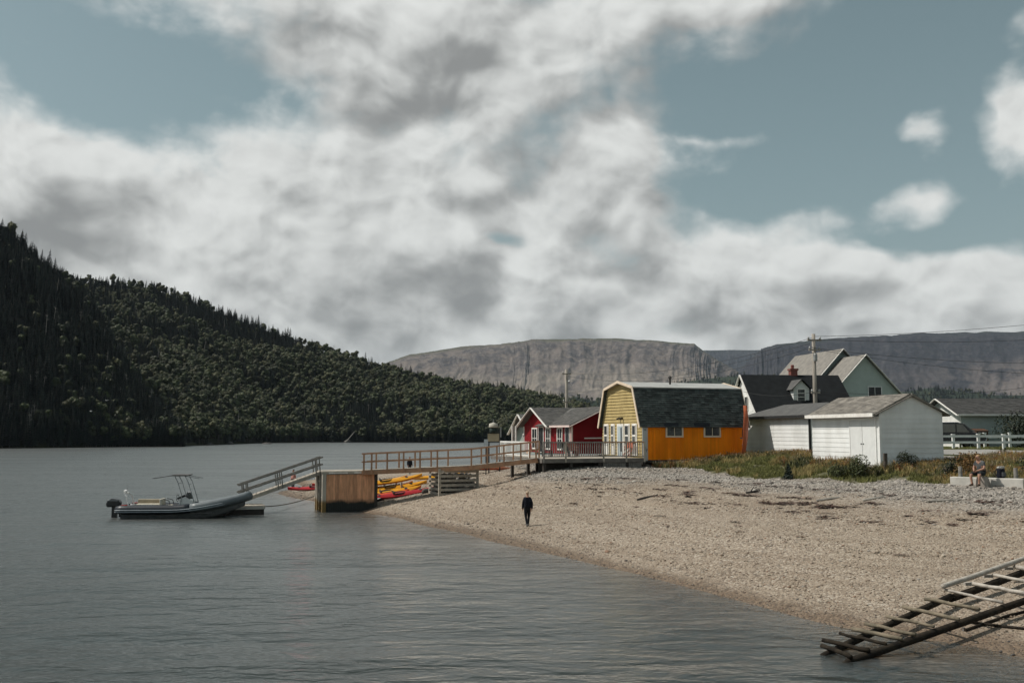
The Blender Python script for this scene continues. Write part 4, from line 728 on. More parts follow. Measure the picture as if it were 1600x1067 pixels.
for x,y,z in ((12.6,27.95,.9),(13.5,28.75,1.0),(14.5,29.6,1.1)): MB().box(x-.13,x+.13,y-.08,y+.08,z-.1,z-.02).build('cleat',lg_,sw_,True)
for a,b in (((11.45,25.1,.12),(13.7,27.0,.5)),((11.5,26.3,.45),(14.8,23.4,.3))):
    pass
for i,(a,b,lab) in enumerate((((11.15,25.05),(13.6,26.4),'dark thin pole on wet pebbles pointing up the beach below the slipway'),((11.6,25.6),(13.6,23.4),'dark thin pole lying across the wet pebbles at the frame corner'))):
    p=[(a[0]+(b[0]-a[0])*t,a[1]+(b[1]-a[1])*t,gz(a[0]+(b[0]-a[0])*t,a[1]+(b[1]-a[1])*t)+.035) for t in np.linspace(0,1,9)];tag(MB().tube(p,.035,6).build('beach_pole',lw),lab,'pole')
random.seed(5)
bo=mat('ochre_rock',(.26,.18,.10),(.07,.055,.045),scale=1.4,rough=.9,bump=.7,bscale=7)
boulder('beach_boulder','ochre topped boulder below the slipway at the frame edge',(13.95,26.0,.62),(.62,.5,.42),bo,None,51);boulder('beach_boulder','dark low boulder beside the ochre one under the slipway',(13.3,25.55,.42),(.3,.25,.2),shore_rock,None,52)
# ================= inflatable boat
rb=thing('inflatable_boat','dark navy rigid inflatable boat with steel canopy frame moored by the float','boat',(-23.2,59.3,0),R(4))
navy=mat('navy_tube',(.020,.026,.034),(.014,.018,.024),scale=2,rough=.45);gtube=mat('pale_tube',(.15,.17,.178),(.115,.13,.138),scale=2,rough=.45);steel=mat('steel_tube',(.33,.34,.34),(.22,.23,.23),rough=.35,metal=.6);cream=mat('cream_vinyl',(.60,.56,.46),(.52,.48,.39),rough=.6);bwhite=mat('gelcoat',(.75,.75,.72),(.68,.68,.65),rough=.35);blackp=mat('black_plastic',(.018,.019,.02),(.03,.03,.03),rough=.35)
def side(s):
    # tube centreline: straight aft, curling in and up to the bow
    pts=[];rd=[]
    for t in np.linspace(0,1,22):
        x=.2+t*7.4;yy=1.05*s*(1-max(0,(t-.5)/.5)**2.6);z=.52+max(0,(t-.42)/.58)**1.7*.72;pts.append((x,yy,z));rd.append(.27 if t>.04 else .2)
    return pts,rd
for s in (-1,1):
    p,r=side(s);k=13;MB().tube(p[:k],r[:k],14).build('buoyancy_tube',navy,rb,smooth=True);MB().tube(p[k-1:],[q*1.0 for q in r[k-1:]],14).build('bow_tube',gtube,rb,smooth=True)
    for dz,rr in ((-.02,.035),(-.12,.03)):
        MB().tube([(x,y+s*(.262 if i<17 else .262*max(.25,1-(i-17)/5)),z+dz) for i,(x,y,z) in enumerate(p)],rr,6).build('rubbing_strake',mat('strake_grey',(.30,.34,.36),(.24,.27,.29),rough=.5),rb,smooth=True)
    lt=MB()
    for i,x in enumerate((.75,.95,1.1,1.5,1.64,1.76,1.9,2.03,2.16,2.3)): lt.box(x,x+(.12 if i<3 else .08),s*1.05-.01,s*1.05+.01,.785,.80)
    lt.build('lettering',bwhite,rb)
    for x in (.5,5.2): MB().box(x,x+.34,s*1.05-.12,s*1.05+.12,.77,.80).build('red_patch',mat('red_patch',(.42,.05,.04)),rb)
hv=[];hf=[]
for i,t in enumerate(np.linspace(0,1,14)):
    x=.35+t*7.0;w=.86*(1-max(0,(t-.5)/.5)**2.4)+.02;kz=-.32+max(0,(t-.55)/.45)**2*1.1;cz=.30+max(0,(t-.42)/.58)**1.7*.72
    hv+=[(x,-w,cz),(x,-w*.8,cz*.35+kz*.4),(x,0,kz),(x,w*.8,cz*.35+kz*.4),(x,w,cz)]
for i in range(13):
    for j in range(4): a=i*5+j;hf.append((a,a+5,a+6,a+1))
hf.append((0,1,2,3,4));MB().add(hv,hf).build('hull',mat('hull_grey',(.23,.24,.24),(.17,.18,.18),rough=.4),rb,smooth=True)
MB().box(.4,5.6,-.82,.82,.26,.30).build('deck',mat('deck_grey',(.2,.2,.2)),rb);MB().box(.3,.42,-.85,.85,.1,.75).build('transom',navy,rb)
co=MB().prism([(3.55,-.42,.3),(4.45,-.42,.3),(4.3,-.42,1.0),(3.95,-.42,1.22),(3.62,-.42,1.05)],(0,.84,0)).build('console',bwhite,rb);MB().prism([(3.5,-.36,1.06),(3.98,-.36,1.24),(3.9,-.36,1.34),(3.46,-.36,1.14)],(0,.72,0)).build('dashboard',blackp,co);MB().prism([(4.0,-.4,1.22),(4.2,-.4,1.05),(4.12,-.4,1.45),(4.05,-.4,1.5)],(0,.8,0)).build('windscreen',mat('smoked_screen',(.05,.055,.06),rough=.1,spec=.8),co);MB().box(4.28,4.40,-.25,.25,.45,.85).build('hatch',blackp,co)
wpts=[(3.42+.02*cos(a),.2*cos(a),1.12+.2*sin(a)) for a in np.linspace(0,2*pi,17)];MB().tube(wpts,.016,5,False).build('steering_wheel',blackp,co)
se_=MB().box(2.55,3.1,-.45,.45,.3,.72).build('helm_seat',cream,rb,bevel=.05);MB().box(2.48,2.62,-.45,.45,.72,1.1).build('seat_back',cream,se_,bevel=.04);MB().tube([(3.1,-.42,.74),(3.02,-.42,1.0),(2.7,-.42,1.08)],.025,6).tube([(3.1,.42,.74),(3.02,.42,1.0),(2.7,.42,1.08)],.025,6).build('grab_rail',blackp,se_)
MB().box(.95,2.35,.1,.8,.3,.78).build('bench',cream,rb,bevel=.05);MB().box(.95,2.35,.55,.84,.78,1.02).build('bench_back',mat('tan_vinyl',(.34,.29,.21),(.28,.24,.17)),rb,bevel=.04)
for x0,xb in ((3.75,3.3),(4.35,4.65)):
    for s in (-1,1): MB().tube([(xb+.35 if x0<4 else xb,s*.5,.35),(x0+.02,s*.48,1.3),(x0-.22,s*.48,2.05),(x0-.42,s*.45,2.42)],.024,6).build('frame_leg',steel,rb)
for s in (-1,1): MB().tube([(2.2,s*.48,2.30),(3.0,s*.48,2.44),(3.9,s*.48,2.44),(4.75,s*.45,2.28)],.024,6).build('frame_rail',steel,rb)
MB().tube([(3.55,-.48,2.0),(3.55,.48,2.0)],.02,6).tube([(4.15,-.48,1.95),(4.15,.48,1.95)],.02,6).build('frame_cross',steel,rb)
MB().add([(2.1,-.62,2.31),(3.2,-.62,2.48),(3.2,.62,2.48),(2.1,.62,2.31),(2.1,-.62,2.27),(3.2,-.62,2.44),(3.2,.62,2.44),(2.1,.62,2.27)],[(0,1,2,3),(7,6,5,4),(0,4,5,1),(1,5,6,2),(2,6,7,3),(3,7,4,0)]).build('canopy',mat('canopy_cloth',(.13,.12,.11),(.09,.085,.08)),rb)
MB().prism([(3.2,-.62,2.46),(4.1,-.62,2.46),(4.1,-.62,2.5),(3.2,-.62,2.5)],(0,1.24,0)).build('canopy_top',MATS['canopy_cloth'],rb)
MB().tube([(.75,-.55,.7),(.62,-.5,1.25),(.45,-.48,1.42),(.45,.48,1.42),(.62,.5,1.25),(.75,.55,.7)],.04,7).build('stern_arch',bwhite,rb);MB().tube([(.45,.1,1.42),(.44,.1,1.95)],[.012,.004],5).build('antenna',blackp,rb);MB().lathe([(.02,0),(.12,.04),(.12,.12),(.02,.18)],10,(.45,-.15,1.45)).build('radar_dome',bwhite,rb)
for x,y,m_ in ((.8,.1,'red_patch'),(.95,-.35,'gelcoat'),(1.15,-.1,'black_plastic')): MB().lathe([(.06,0),(.2,.08),(.18,.28),(.05,.36)],9,(x,y,.32)).build('gear_bag',MATS[m_],rb,smooth=True)
ob=MB()
for x0,x1,y,z0,z1 in ((-.62,.12,.24,.62,1.12),): ob.prism([(x0,-y,z0),(x1,-y,z0),(x1+.04,-y,z0+.28),(x1-.1,-y,z1-.06),(x0+.25,-y,z1),(x0+.06,-y,z1-.12),(x0-.04,-y,z0+.2)],(0,2*y,0))
eo=ob.build('outboard',blackp,rb,bevel=.06);MB().box(-.35,-.05,-.09,.09,-.45,.62).build('outboard_leg',blackp,eo);MB().lathe([(.02,-.12),(.08,-.1),(.09,.3),(.02,.42)],9,(-.3,0,-.35),'x').build('gearcase',blackp,eo);MB().box(-.63,.02,-.245,.245,.98,1.03).build('cowl_stripe',mat('cowl_grey',(.35,.36,.36)),eo)
# ================= kayaks
def kayak(label,loc,rz,L,cols,pitch=0.,roll=0.,name='kayak',up=False):
    rt=thing(name,label,'kayak',loc,rz,'sea kayaks on the beach')
    rt.rotation_euler=(roll,pitch,rz);n=18;hv=[];hf=[];dv=[];df=[]
    for i,t in enumerate(np.linspace(-1,1,n)):
        w=.30*(1-abs(t)**2.3)**.85+.008;ro=.16*abs(t)**3;x=t*L/2;hv+=[(x,-w,.2+ro*1.2),(x,-w*.82,.07+ro),(x,0,.0+ro),(x,w*.82,.07+ro),(x,w,.2+ro*1.2)]
        dh=.1*(1-abs(t)**2)+.02;dv+=[(x,-w,.201+ro*1.2),(x,-w*.5,.2+dh*.7+ro*1.2),(x,0,.2+dh+ro*1.2),(x,w*.5,.2+dh*.7+ro*1.2),(x,w,.201+ro*1.2)]
    for i in range(n-1):
        for j in range(4): a=i*5+j;hf.append((a,a+5,a+6,a+1));df.append((a,a+1,a+6,a+5))
    MB().add(hv,hf).build('hull',cols[0],rt,smooth=True);d=MB().add(dv,df).build('deck',cols[1],rt,smooth=True)
    cp=[(.42*cos(a)-.15,.2*sin(a),.31) for a in np.linspace(0,2*pi,19)];MB().tube(cp,.022,5,False).build('cockpit_rim',blackp,d);MB().add([(.42*cos(a)-.15,.2*sin(a),.307) for a in np.linspace(0,2*pi,19)[:-1]],[tuple(range(18))]).build('cockpit_shade',dark,d);MB().prism([(-.58,-.16,.3),(-.46,-.16,.3),(-.5,-.16,.46),(-.56,-.16,.46)],(0,.32,0)).build('seat_back',blackp,d)  # flat dark sheet drawn for the shade inside the cockpit
    for x in (-L*.3,L*.27): MB().lathe([(.12,0),(.12,.03),(.08,.035)],10,(x,0,.24+.05)).build('hatch_cover',blackp,d)
    return rt
kred=mat('kayak_red',(.42,.022,.028),(.34,.018,.022),scale=2,rough=.35);kor=mat('kayak_orange',(.62,.10,.02),(.52,.07,.02),scale=2,rough=.35);kye=mat('kayak_yellow',(.70,.33,.015),(.60,.26,.012),scale=2,rough=.35);kwh=mat('kayak_white',(.70,.69,.66),(.6,.59,.56),rough=.35);kbl=mat('kayak_black',(.02,.02,.024),rough=.4)
def KP(along,back,h): 
    p=Vector((-8.3,66.9,0))+u20*along+v20*back;return (p.x,p.y,gz(p.x,p.y)+h)
PT=R(-7)
kayak('glossy red kayak, lowest and nearest of the pile under the footbridge',KP(.95,0,.02),U20,5.0,(kred,kred),PT,R(18))
kayak('orange red kayak lying just behind the red one at the pier crib',KP(-.6,.75,.08),U20,4.6,(kor,kor),PT,R(25))
kayak('white and black kayak nose down beside the pier crib',KP(-2.3,-.2,.0),U20,4.2,(kbl,kwh),PT)
kayak('orange kayak with yellow deck wedged between the red kayak and the rack',KP(.3,1.15,.22),U20+R(2),4.7,(kor,kye),PT,R(30))
kr=thing('kayak_rack','low wooden rack carrying the yellow kayaks behind the footbridge','rack',KP(0,2.2,0),U20)
for x in (-1.3,1.3):
    dz=gz(*[c for c in KP(x,2.2,0)[:2]])-kr.location.z;MB().box(x-.05,x+.05,-.9,1.1,.28+dz,.36+dz).build('crossbar',timl,kr)
    for y in (-.8,1.0): MB().box(x-.05,x+.05,y-.05,y+.05,-.15+dz,.95+dz).build('post',timl,kr)
    MB().box(x-.05,x+.05,-.9,1.1,.74+dz,.82+dz).build('crossbar',timl,kr)
kayak('yellow kayak on the lower bar of the rack',KP(.75,1.75,.46),U20+R(-1),4.9,(kye,kye),PT,R(20))
kayak('yellow orange kayak on the rack beside the lower yellow one',KP(.1,2.6,.46),U20,4.8,(kye,kor),PT,R(-15))
kayak('yellow kayak on the upper bar of the rack',KP(.5,2.0,.92),U20+R(1),4.9,(kye,kye),PT,R(15))
kayak('orange kayak resting on top of the rack',KP(-.3,2.75,.92),U20,4.8,(kor,kye),PT,R(-12))
kayak('brown orange kayak upturned on the beach crest beyond the footbridge rail',(-2.2,79,gz(-2.2,79)+.55),R(5),4.6,(mat('kayak_brown',(.22,.075,.03),(.15,.05,.025)),kor),0,R(180))
kayak('long yellow kayak beyond the footbridge, left of the brown one',(-5.6,77.5,gz(-5.6,77.5)+.25),U20,4.8,(kye,kye),R(-4),R(12))
kayak('red kayak at the spit tip nearest the water',(-15.9,81.8,gz(-15.9,81.8)),R(10),4.6,(kred,kred),R(-3),R(15))
kayak('second red kayak on the spit behind its twin',(-14.3,83.4,gz(-14.3,83.4)),R(12),4.5,(kred,kor),R(-3),R(-10))
kayak('pale kayak on the spit behind the red pair',(-14.2,85.2,gz(-14.2,85.2)+.1),R(25),4.4,(kwh,kwh),R(-5),R(30))
ku=kayak('orange red kayak stood on end against the gambrel house',(15.66,66.35,5.1),0,3.3,(mat('kayak_salmon',(.50,.13,.05),(.40,.10,.04),rough=.4),MATS['kayak_salmon']),R(-86),0);ku.rotation_euler=(Matrix.Rotation(R(-35),3,'Z')@Matrix.Rotation(R(-86),3,'Y')@Matrix.Rotation(R(90)*0,3,'X')).to_euler()
for i,(x,y) in enumerate(((-4.9,66.2),(-5.6,65.9))): boulder('beach_stone',('dark angular stone beside the slatted crib','low dark stone between kayaks and the slatted crib')[i],(x,y,gz(x,y)+.08),(.42-.1*i,.3,.25),shore_rock,None,61+i)
# ================= road, fence, poles, wires, car, barrier
rdm=mat('pale_asphalt',(.30,.285,.26),(.24,.23,.21),scale=1.5,rough=.9,bump=.3)
rv=[];xs=np.linspace(24,110,44);zr=[gz(x,66) for x in xs]
def strip(name,y0,y1,dz,m,xs,lab,rows=7):
    V=np.zeros((len(xs),rows,3))
    for i,x in enumerate(xs):
        for j,y in enumerate(np.linspace(y0,y1,rows)): V[i,j]=(x,y,gz(x,y)+dz)
    o=grid_mesh(name,V,m,False);o['kind']='structure';o['label']=lab;return o
strip('road',62.5,71.5,.05,rdm,xs,'pale grey village road behind the weeds')
fence_g='white rail fences along the lawn'
def fence(lab,p0,p1,posts,h=1.1):
    fr_=thing('rail_fence',lab,'fence',(p0[0],p0[1],gz(*p0)),0,fence_g);a=Vector((*p0,gz(*p0)));b=Vector((*p1,gz(*p1)))
    pv=[a.lerp(b,t) for t in posts]
    for p in pv:
        q=MB().box(p.x-.09,p.x+.09,p.y-.09,p.y+.09,gz(p.x,p.y)-.1,gz(p.x,p.y)+h).build('post',white,fr_,True);MB().box(p.x-.12,p.x+.12,p.y-.12,p.y+.12,gz(p.x,p.y)+h,gz(p.x,p.y)+h+.07).build('post_cap',white,q).location=(-fr_.location.x,-fr_.location.y,-fr_.location.z)
    for i in range(len(pv)-1):
        for hh in (.92,.46): MB().beam(pv[i]+Vector((0,-.12,hh)),pv[i+1]+Vector((0,-.12,hh)),.05,.17).build('rail',white,fr_,True)
fence('white two rail fence nearest the road',(29.5,75.5),(58,75.5),np.linspace(0,1,16))
fence('white fence set back along the far side of the lawn drive',(33,83),(60,83),np.linspace(0,1,14),1.2)
ins=mat('insulator',(.30,.31,.30),rough=.3);pw=mat('pole_wood',(.33,.30,.255),(.22,.2,.17),scale=3,rough=.85,stretch=(3,3,.4))
def pole(lab,loc,h,r,arms):
    t=thing('utility_pole',lab,'pole',loc);MB().tube([(0,0,-.5),(0,0,h*.5),(0,0,h)],[r,r*.88,r*.75],10).build('shaft',pw,t,smooth=True)
    for z,w,ang in arms:
        d=Vector((cos(ang),sin(ang),0));a=MB().beam(Vector((0,-r,z))-d*w,Vector((0,-r,z))+d*w,.09,.11).build('crossarm',pw,t)
        for k in (-1,1): p=Vector((0,-r,z))+d*w*.85*k;MB().lathe([(.04,.05),(.07,.1),(.07,.18),(.03,.24)],7,tuple(p)).build('insulator',ins,a)
    return t
p1=pole('tall utility pole rising behind the long white shed','' or (21.29,70,3.55),8.35,.17,((7.9,.55,.3),(7.2,.45,.3),(4.2,.35,.3)));
MB().lathe([(.13,0),(.15,.1),(.15,.45),(.1,.55)],10,(.0,-.3,6.4)).build('transformer',ins,p1)
p2=pole('utility pole standing behind the red house roof',(5.47,100,2.6),8.7,.17,((8.2,.5,.5),(5.4,.4,.5)));MB().tube([(0,0,7.4),(.5,-.3,7.6),(.9,-.4,7.5)],.04,6).build('lamp_arm',steel,p2)
wm=mat('wire',(.02,.02,.02),(.03,.03,.03))
WR=[((21.29,69.8,11.7),(52,66,14.6),.7,'top wire running right from the tall pole'),((21.5,69.8,11.5),(56,72,13.6),.9,'second wire running right from the tall pole'),((21.1,69.8,10.9),(60,80,11.6),1.1,'lower sagging wire right of the tall pole'),((21.3,69.8,10.8),(60,85,10.2),1.0,'lowest of the high wires right of the tall pole'),
((21.29,69.8,7.85),(48,92,9.2),.5,'slack service cable crossing in front of the green house'),((21.1,69.8,7.8),(18.9,84.2,8.6),.4,'service cable dropping from the tall pole to the white house gable'),
((21.1,69.8,11.6),(5.6,99.8,10.9),1.0,'upper wire linking the two utility poles'),((21.0,69.8,10.9),(5.6,99.8,10.6),1.3,'lower wire linking the two utility poles'),((21,69.9,11.2),(-2,180,12),1.5,'faint wire running away left from the tall pole'),((5.5,99.8,8.1),(14,72,7.6),.8,'thin cable from the far pole toward the gambrel roof')]
for a,b,s,l in WR: tag(MB().tube(sag(a,b,s,18),.014,4).build('overhead_wire',wm),l,'wire',group='overhead wires')
# parked van seen past the garage corner
van=thing('parked_van','dark van parked past the garage corner by the bungalow','van',(33.2,80.5,gz(35,80.5)),0)
vb=mat('dark_car_paint',(.014,.017,.022),(.010,.012,.016),rough=.2,spec=.7)
pf=[(0,.35),(5.0,.35),(5.05,.8),(4.75,1.15),(3.95,1.3),(3.2,2.0),(2.7,2.08),(.2,2.05),(0,1.9)]
MB().prism([(x,0,z) for x,z in pf],(0,1.85,0)).build('body',vb,van,bevel=.08)
for x0,x1,x2,x3 in ((.25,1.3,1.3,.25),(1.42,2.5,2.5,1.42),(2.62,3.62,3.1,2.62)): MB().prism([(x0,-.012,1.28),(x1,-.012,1.28),(x2,-.012,1.93),(x3,-.012,1.93)],(0,.02,0)).build('side_window',mat('car_glass',(.16,.155,.14),(.20,.19,.17),rough=.05,spec=.9),van)  # beige glass colour carries the reflected sky
MB().prism([(3.98,.1,1.33),(3.98,1.75,1.33),(3.28,1.7,1.97),(3.28,.15,1.97)],(.03,0,.03)).build('windscreen',MATS['car_glass'],van)
MB().tube([(4.9,-.02,.55),(5.08,-.03,.85),(4.8,-.02,1.12),(4.35,-.02,1.24)],.05,6).build('wing_sky_reflection',mat('reflection_metal',(.6,.6,.58),rough=.15,metal=.9),van)  # bright curve added as the sky's reflection on the wing
for x in (.95,4.1):
    for y in (-.02,1.65):
        w=MB();w.lathe([(.2,0),(.34,.02),(.36,.06),(.36,.18),(.34,.2),(.2,.2)],18,(0,0,0));w.xf(Matrix.Translation((x,y+.2,.36))@Matrix.Rotation(R(90),4,'X'));wo_=w.build('wheel',blackp,van);h_=MB().lathe([(.02,-.01),(.2,-.005),(.2,.205),(.02,.21)],12);h_.xf(Matrix.Translation((x,y+.2,.36))@Matrix.Rotation(R(90),4,'X'));h_.build('rim',steel,wo_)
MB().box(5.0,5.06,.15,.5,.75,.95).build('headlight',ins,van);MB().box(5.0,5.06,1.35,1.7,.75,.95).build('headlight',ins,van)
bn=thing('wooden_bin','brown wooden bin against the bungalow wall right of the van','bin',(40.2,86.5,gz(40.2,86.5)));MB().box(0,1.0,0,.9,0,1.35).build('body',mat('bin_brown',(.10,.05,.03),(.07,.035,.02)),bn);MB().prism([(-.05,-.08,1.36),(1.05,-.08,1.36),(1.05,.95,1.55),(-.05,.95,1.55)],(0,0,.05)).build('lid',MATS['bin_brown'],bn);MB().box(.46,.54,-.02,-.002,.1,1.3).build('batten',tdk,bn)
# pale concrete barrier and its posts
br=thing('barrier_beam','long pale concrete beam edging the cobbles at right','barrier',(19.4,44.3,2.6));A=Vector((19.35,44.25,2.80));Bq=Vector((25.5,37.0,2.85))
nseg=3
for i in range(nseg): MB().beam(A.lerp(Bq,i/nseg+.003),A.lerp(Bq,(i+1)/nseg-.003),.34,.5).build('beam_section',mat('pale_concrete',(.52,.50,.455),(.40,.385,.35),scale=2,rough=.9,bump=.4,bscale=25),br,True,bevel=.03)
for i,(t,off_) in enumerate(((.02,.5),(.27,.5),(.55,.5))):
    p=A.lerp(Bq,t)+Vector((.38,.32,0));MB().tube([(p.x,p.y,2.3),(p.x,p.y,3.48)],[.095,.085],9).build('timber_post',gtim,br,True)
st_=MB().box(-.08,.08,-.08,.08,-.3,.95).build('marker_post',mat('stake_wood',(.10,.08,.06),(.06,.05,.04)));st_.location=(18.85,50.6,gz(18.85,50.6));tag(st_,'short dark wooden stake at the garage corner','post')
# equipment behind the footbridge
kq=thing('pump_stand','tan panel and capped drum on a dark post frame behind the footbridge','stand',(-1.45,78,gz(-1.45,78)));tanp=mat('tan_panel',(.42,.37,.25),(.36,.31,.21))
z0=-kq.location.z
for x in (-.35,.5): MB().box(x-.05,x+.05,-.05,.05,-.2,5.1+z0 if x>0 else 4.9+z0).build('post',blackp,kq)
MB().box(-.45,.45,-.1,-.06,4.28+z0,4.88+z0).build('panel',tanp,kq);MB().lathe([(.34,0),(.36,.05),(.34,.3),(.12,.36),(.05,.4)],14,(0,0,5.35+z0)).build('drum',mat('drum_tan',(.45,.43,.36),(.38,.36,.30)),kq,smooth=True);MB().tube([(0,0,5.7+z0),(0,0,6.0+z0)],.03,6).build('spigot',steel,kq);MB().lathe([(.3,0),(.3,.42),(.1,.5)],12,(0,0,4.9+z0)).build('tank',mat('dark_green_tank',(.015,.03,.024)),kq,smooth=True)
MB().box(.52,.62,-.08,.02,4.6+z0,5.4+z0).build('gauge',ins,kq)
sb_=thing('notice_sign','small pale blue sign left of the tan panel','sign',(-2.0,77,gz(-2.0,77)));z0=-sb_.location.z;MB().box(-.04,.04,-.03,.03,-.2,3.9+z0).build('post',blackp,sb_);MB().prism([(-.17,-.05,3.95+z0),(.17,-.05,3.95+z0),(.15,-.02,4.45+z0),(-.15,-.02,4.45+z0)],(0,-.03,0)).build('board',mat('pale_blue_sign',(.42,.47,.50),(.36,.41,.44)),sb_)
# clutter on the deck
pr_=thing('paddle_rack','row of red brown paddles standing against the yellow wall','rack',(8.48,65,3.36),U20)
for i in range(7): y=.75+i*.17;MB().tube([(-.55,y,.02),(-.25,y+.03,.9)],.02,5).build('shaft',mat('paddle_red',(.40,.12,.07),(.3,.09,.05)),pr_);MB().prism([(-.36,y-.06,.6),(-.36,y+.08,.6),(-.28,y+.09,.98),(-.28,y-.05,.98)],(-.02,0,.005)).build('blade',MATS['paddle_red'],pr_)
def chair(lab,x,y,rz,c):
    t=thing('deck_chair',lab,'chair',tuple(Vector((8.48,65,3.355))+u20*x+v20*y),U20+rz,'chairs on the deck')
    for sx in (-.28,.28):
        for sy in (-.25,.28): MB().box(sx-.03,sx+.03,sy-.03,sy+.03,0,.42 if sy<0 else .5).build('leg',c,t)
    MB().box(-.32,.32,-.3,.3,.38,.42).build('seat',c,t);MB().prism([(-.3,.27,.42),(.3,.27,.42),(.3,.48,1.0),(-.3,.48,1.0)],(0,.03,0)).build('backrest',c,t)
    for sx in (-.34,.34): MB().box(sx-.05,sx+.05,-.3,.35,.6,.63).build('armrest',c,t)
cm=mat('chair_rust',(.20,.06,.035),(.14,.045,.03));cb=mat('chair_black',(.02,.02,.02))
chair('dark chair behind the railing by the red house door',-3.9,3.0,R(30),cb);chair('rust brown chair between two dark chairs behind the railing',-3.1,4.2,R(-10),cm);chair('dark chair behind the railing nearest the footbridge',-4.9,4.4,R(80),cb)
# driftwood on the strand
for i,(x,y,l,a,lab) in enumerate(((14.2,45.2,1.1,.2,'white drift plank on the strand line left of the two'),(15.6,43.4,.9,-.1,'small white drift plank right of the longer plank'),(7.2,53.5,1.3,.5,'dark drift stick on the cobbles below the orange house'),(11.9,49.6,1.0,.7,'dark forked drift branch below the conifer bush'),(17.5,40.5,1.2,-.2,'bleached drift stick below the barrier'))):
    d=Vector((cos(a),sin(a)*.6,0));p=Vector((x,y,0));q=[(p.x+d.x*l*t,p.y+d.y*l*t,gz(p.x+d.x*l*t,p.y+d.y*l*t)+.05) for t in (-.5,-.2,.1,.5)]
    o=MB();o.tube(q,[.05,.06,.05,.03],6,True,.1)
    if i in (3,): o.tube([q[1],(q[1][0]+.2,q[1][1],q[1][2]+.3)],[.04,.015],5)
    tag(o.build('driftwood',MATS['pale_wood'] if i in (0,1,4) else tdk),lab,'driftwood')
# ================= pebbles, strand weed, grass, bushes
def ramp_mat(name,stops,rough=.8,spec=.3):
    m=bpy.data.materials.new(name);m.use_nodes=True;nt=m.node_tree;b=nt.nodes['Principled BSDF'];b.inputs['Roughness'].default_value=rough;b.inputs['Specular IOR Level'].default_value=spec
    cr=nt.nodes.new('ShaderNodeValToRGB');cr.color_ramp.interpolation='CONSTANT';nt.links.new(nt.nodes.new('ShaderNodeObjectInfo').outputs['Random'],cr.inputs[0]);e=cr.color_ramp;e.elements[0].color=(*stops[0][1],1);e.elements[1].position=stops[1][0];e.elements[1].color=(*stops[1][1],1)
    for p,c in stops[2:]: e.elements.new(p).color=(*c,1)
    tc=nt.nodes.new('ShaderNodeTexCoord');n=noise3(nt,tc.outputs['Object'],3,3,.6);nt.links.new(nmix(nt,nmap(nt,n.outputs[0],.3,.7,0,.35),cr.outputs[0],(.12,.10,.085)),b.inputs['Base Color']);return m
pm=ramp_mat('pebble',[(0,(.28,.22,.165)),(.30,(.35,.285,.215)),(.55,(.22,.17,.125)),(.70,(.41,.35,.275)),(.80,(.13,.10,.075)),(.87,(.27,.165,.105)),(.93,(.30,.275,.24)),(.985,(.56,.52,.45))])
cm_=ramp_mat('cobble',[(0,(.29,.265,.23)),(.25,(.37,.335,.29)),(.5,(.20,.185,.16)),(.68,(.43,.39,.34)),(.82,(.085,.077,.07)),(.95,(.58,.54,.48))])
def stone_proto(m,s):
    v,f=ico(1);random.seed(s);k=(random.uniform(.9,1.3),random.uniform(.7,1.),random.uniform(.45,.7));return proto('pebble',MB().add([(p.x*k[0]*(1+random.uniform(-.12,.12)),p.y*k[1]*(1+random.uniform(-.12,.12)),p.z*k[2]) for p in v],f),[m],None,True)
wpm=ramp_mat('wet_pebble',[(0,(.10,.075,.052)),(.3,(.15,.115,.08)),(.55,(.07,.05,.038)),(.7,(.13,.07,.045)),(.85,(.035,.03,.026)),(.96,(.24,.20,.155))],.35,.5)
PB=[stone_proto(pm,i) for i in range(3)]+[stone_proto(cm_,9+i) for i in range(3)]+[stone_proto(wpm,19+i) for i in range(3)]
n=330000;x=rng.uniform(-22,27,n);y=rng.uniform(20,96,n);ok=(abs(x/y)<.54);x=x[ok];y=y[ok]
keepp=rng.random(len(x))<np.clip((38/y)**1.3,.12,1.);x=x[keepp];y=y[keepp];z=ground(x,y);ok=(z>-.25)&(z<3.1)&~softmask(x,y,GRASS)&~((z>2.6)&(y>66));x,y,z=x[ok],y[ok],z[ok]
n=len(x);berm=(z+(fbm2(x*.5,y*.5,3,31)-.5)*.5)>2.12;s=np.exp(rng.normal(np.log(.0150),.45,n))*np.where(berm,1.75,1.)*np.clip((y/34)**.3,.85,1.25);s=np.clip(s*np.where(berm,1,.72+.62*noise2(x*.12,z*7+3,91)),.008,.11)
scatter('pebbles',np.stack([x,y,z+s*.18],-1),rng.random(n)*6.28,s,np.where(berm,rng.integers(3,6,n),np.where(z+rng.normal(0,.035,n)<.14+.10*fbm2(x*.8,y*.8,2,88),rng.integers(6,9,n),rng.integers(0,3,n))),PB,'loose rounded pebbles and cobbles covering the beach','pebbles',rng.normal(0,.25,(n,2)))
wkm=ramp_mat('strand_weed',[(0,(.055,.025,.018)),(.4,(.085,.04,.028)),(.7,(.035,.022,.015)),(.9,(.12,.07,.04))],.8,.3)
def weed_proto(sd):
    random.seed(sd);mb=MB()
    for i in range(9):
        a=random.random()*6.28;r=random.random()*.5;c=Vector((cos(a)*r*1.6,sin(a)*r*.7,.05));leafquad(mb,c,.36,(0,0,2))
        mb.v[-4:]=[(q[0],q[1],max(.0,q[2]*.5)+.03) for q in mb.v[-4:]]
    return proto('weed',mb,[wkm])
n=160000;x=rng.uniform(-3,26,n);y=rng.uniform(30,66,n);z=ground(x,y);zz=z+(fbm2(x*.5,y*.5,3,31)-.5)*.22;pk_=np.zeros(n)
for zc,wd,st in ((1.62,.05,.5),(1.80,.06,1.0),(1.98,.05,.8),(2.25,.035,.5)): pk_=np.maximum(pk_,np.clip(1-abs(zz-zc)/wd,0,1)*st)
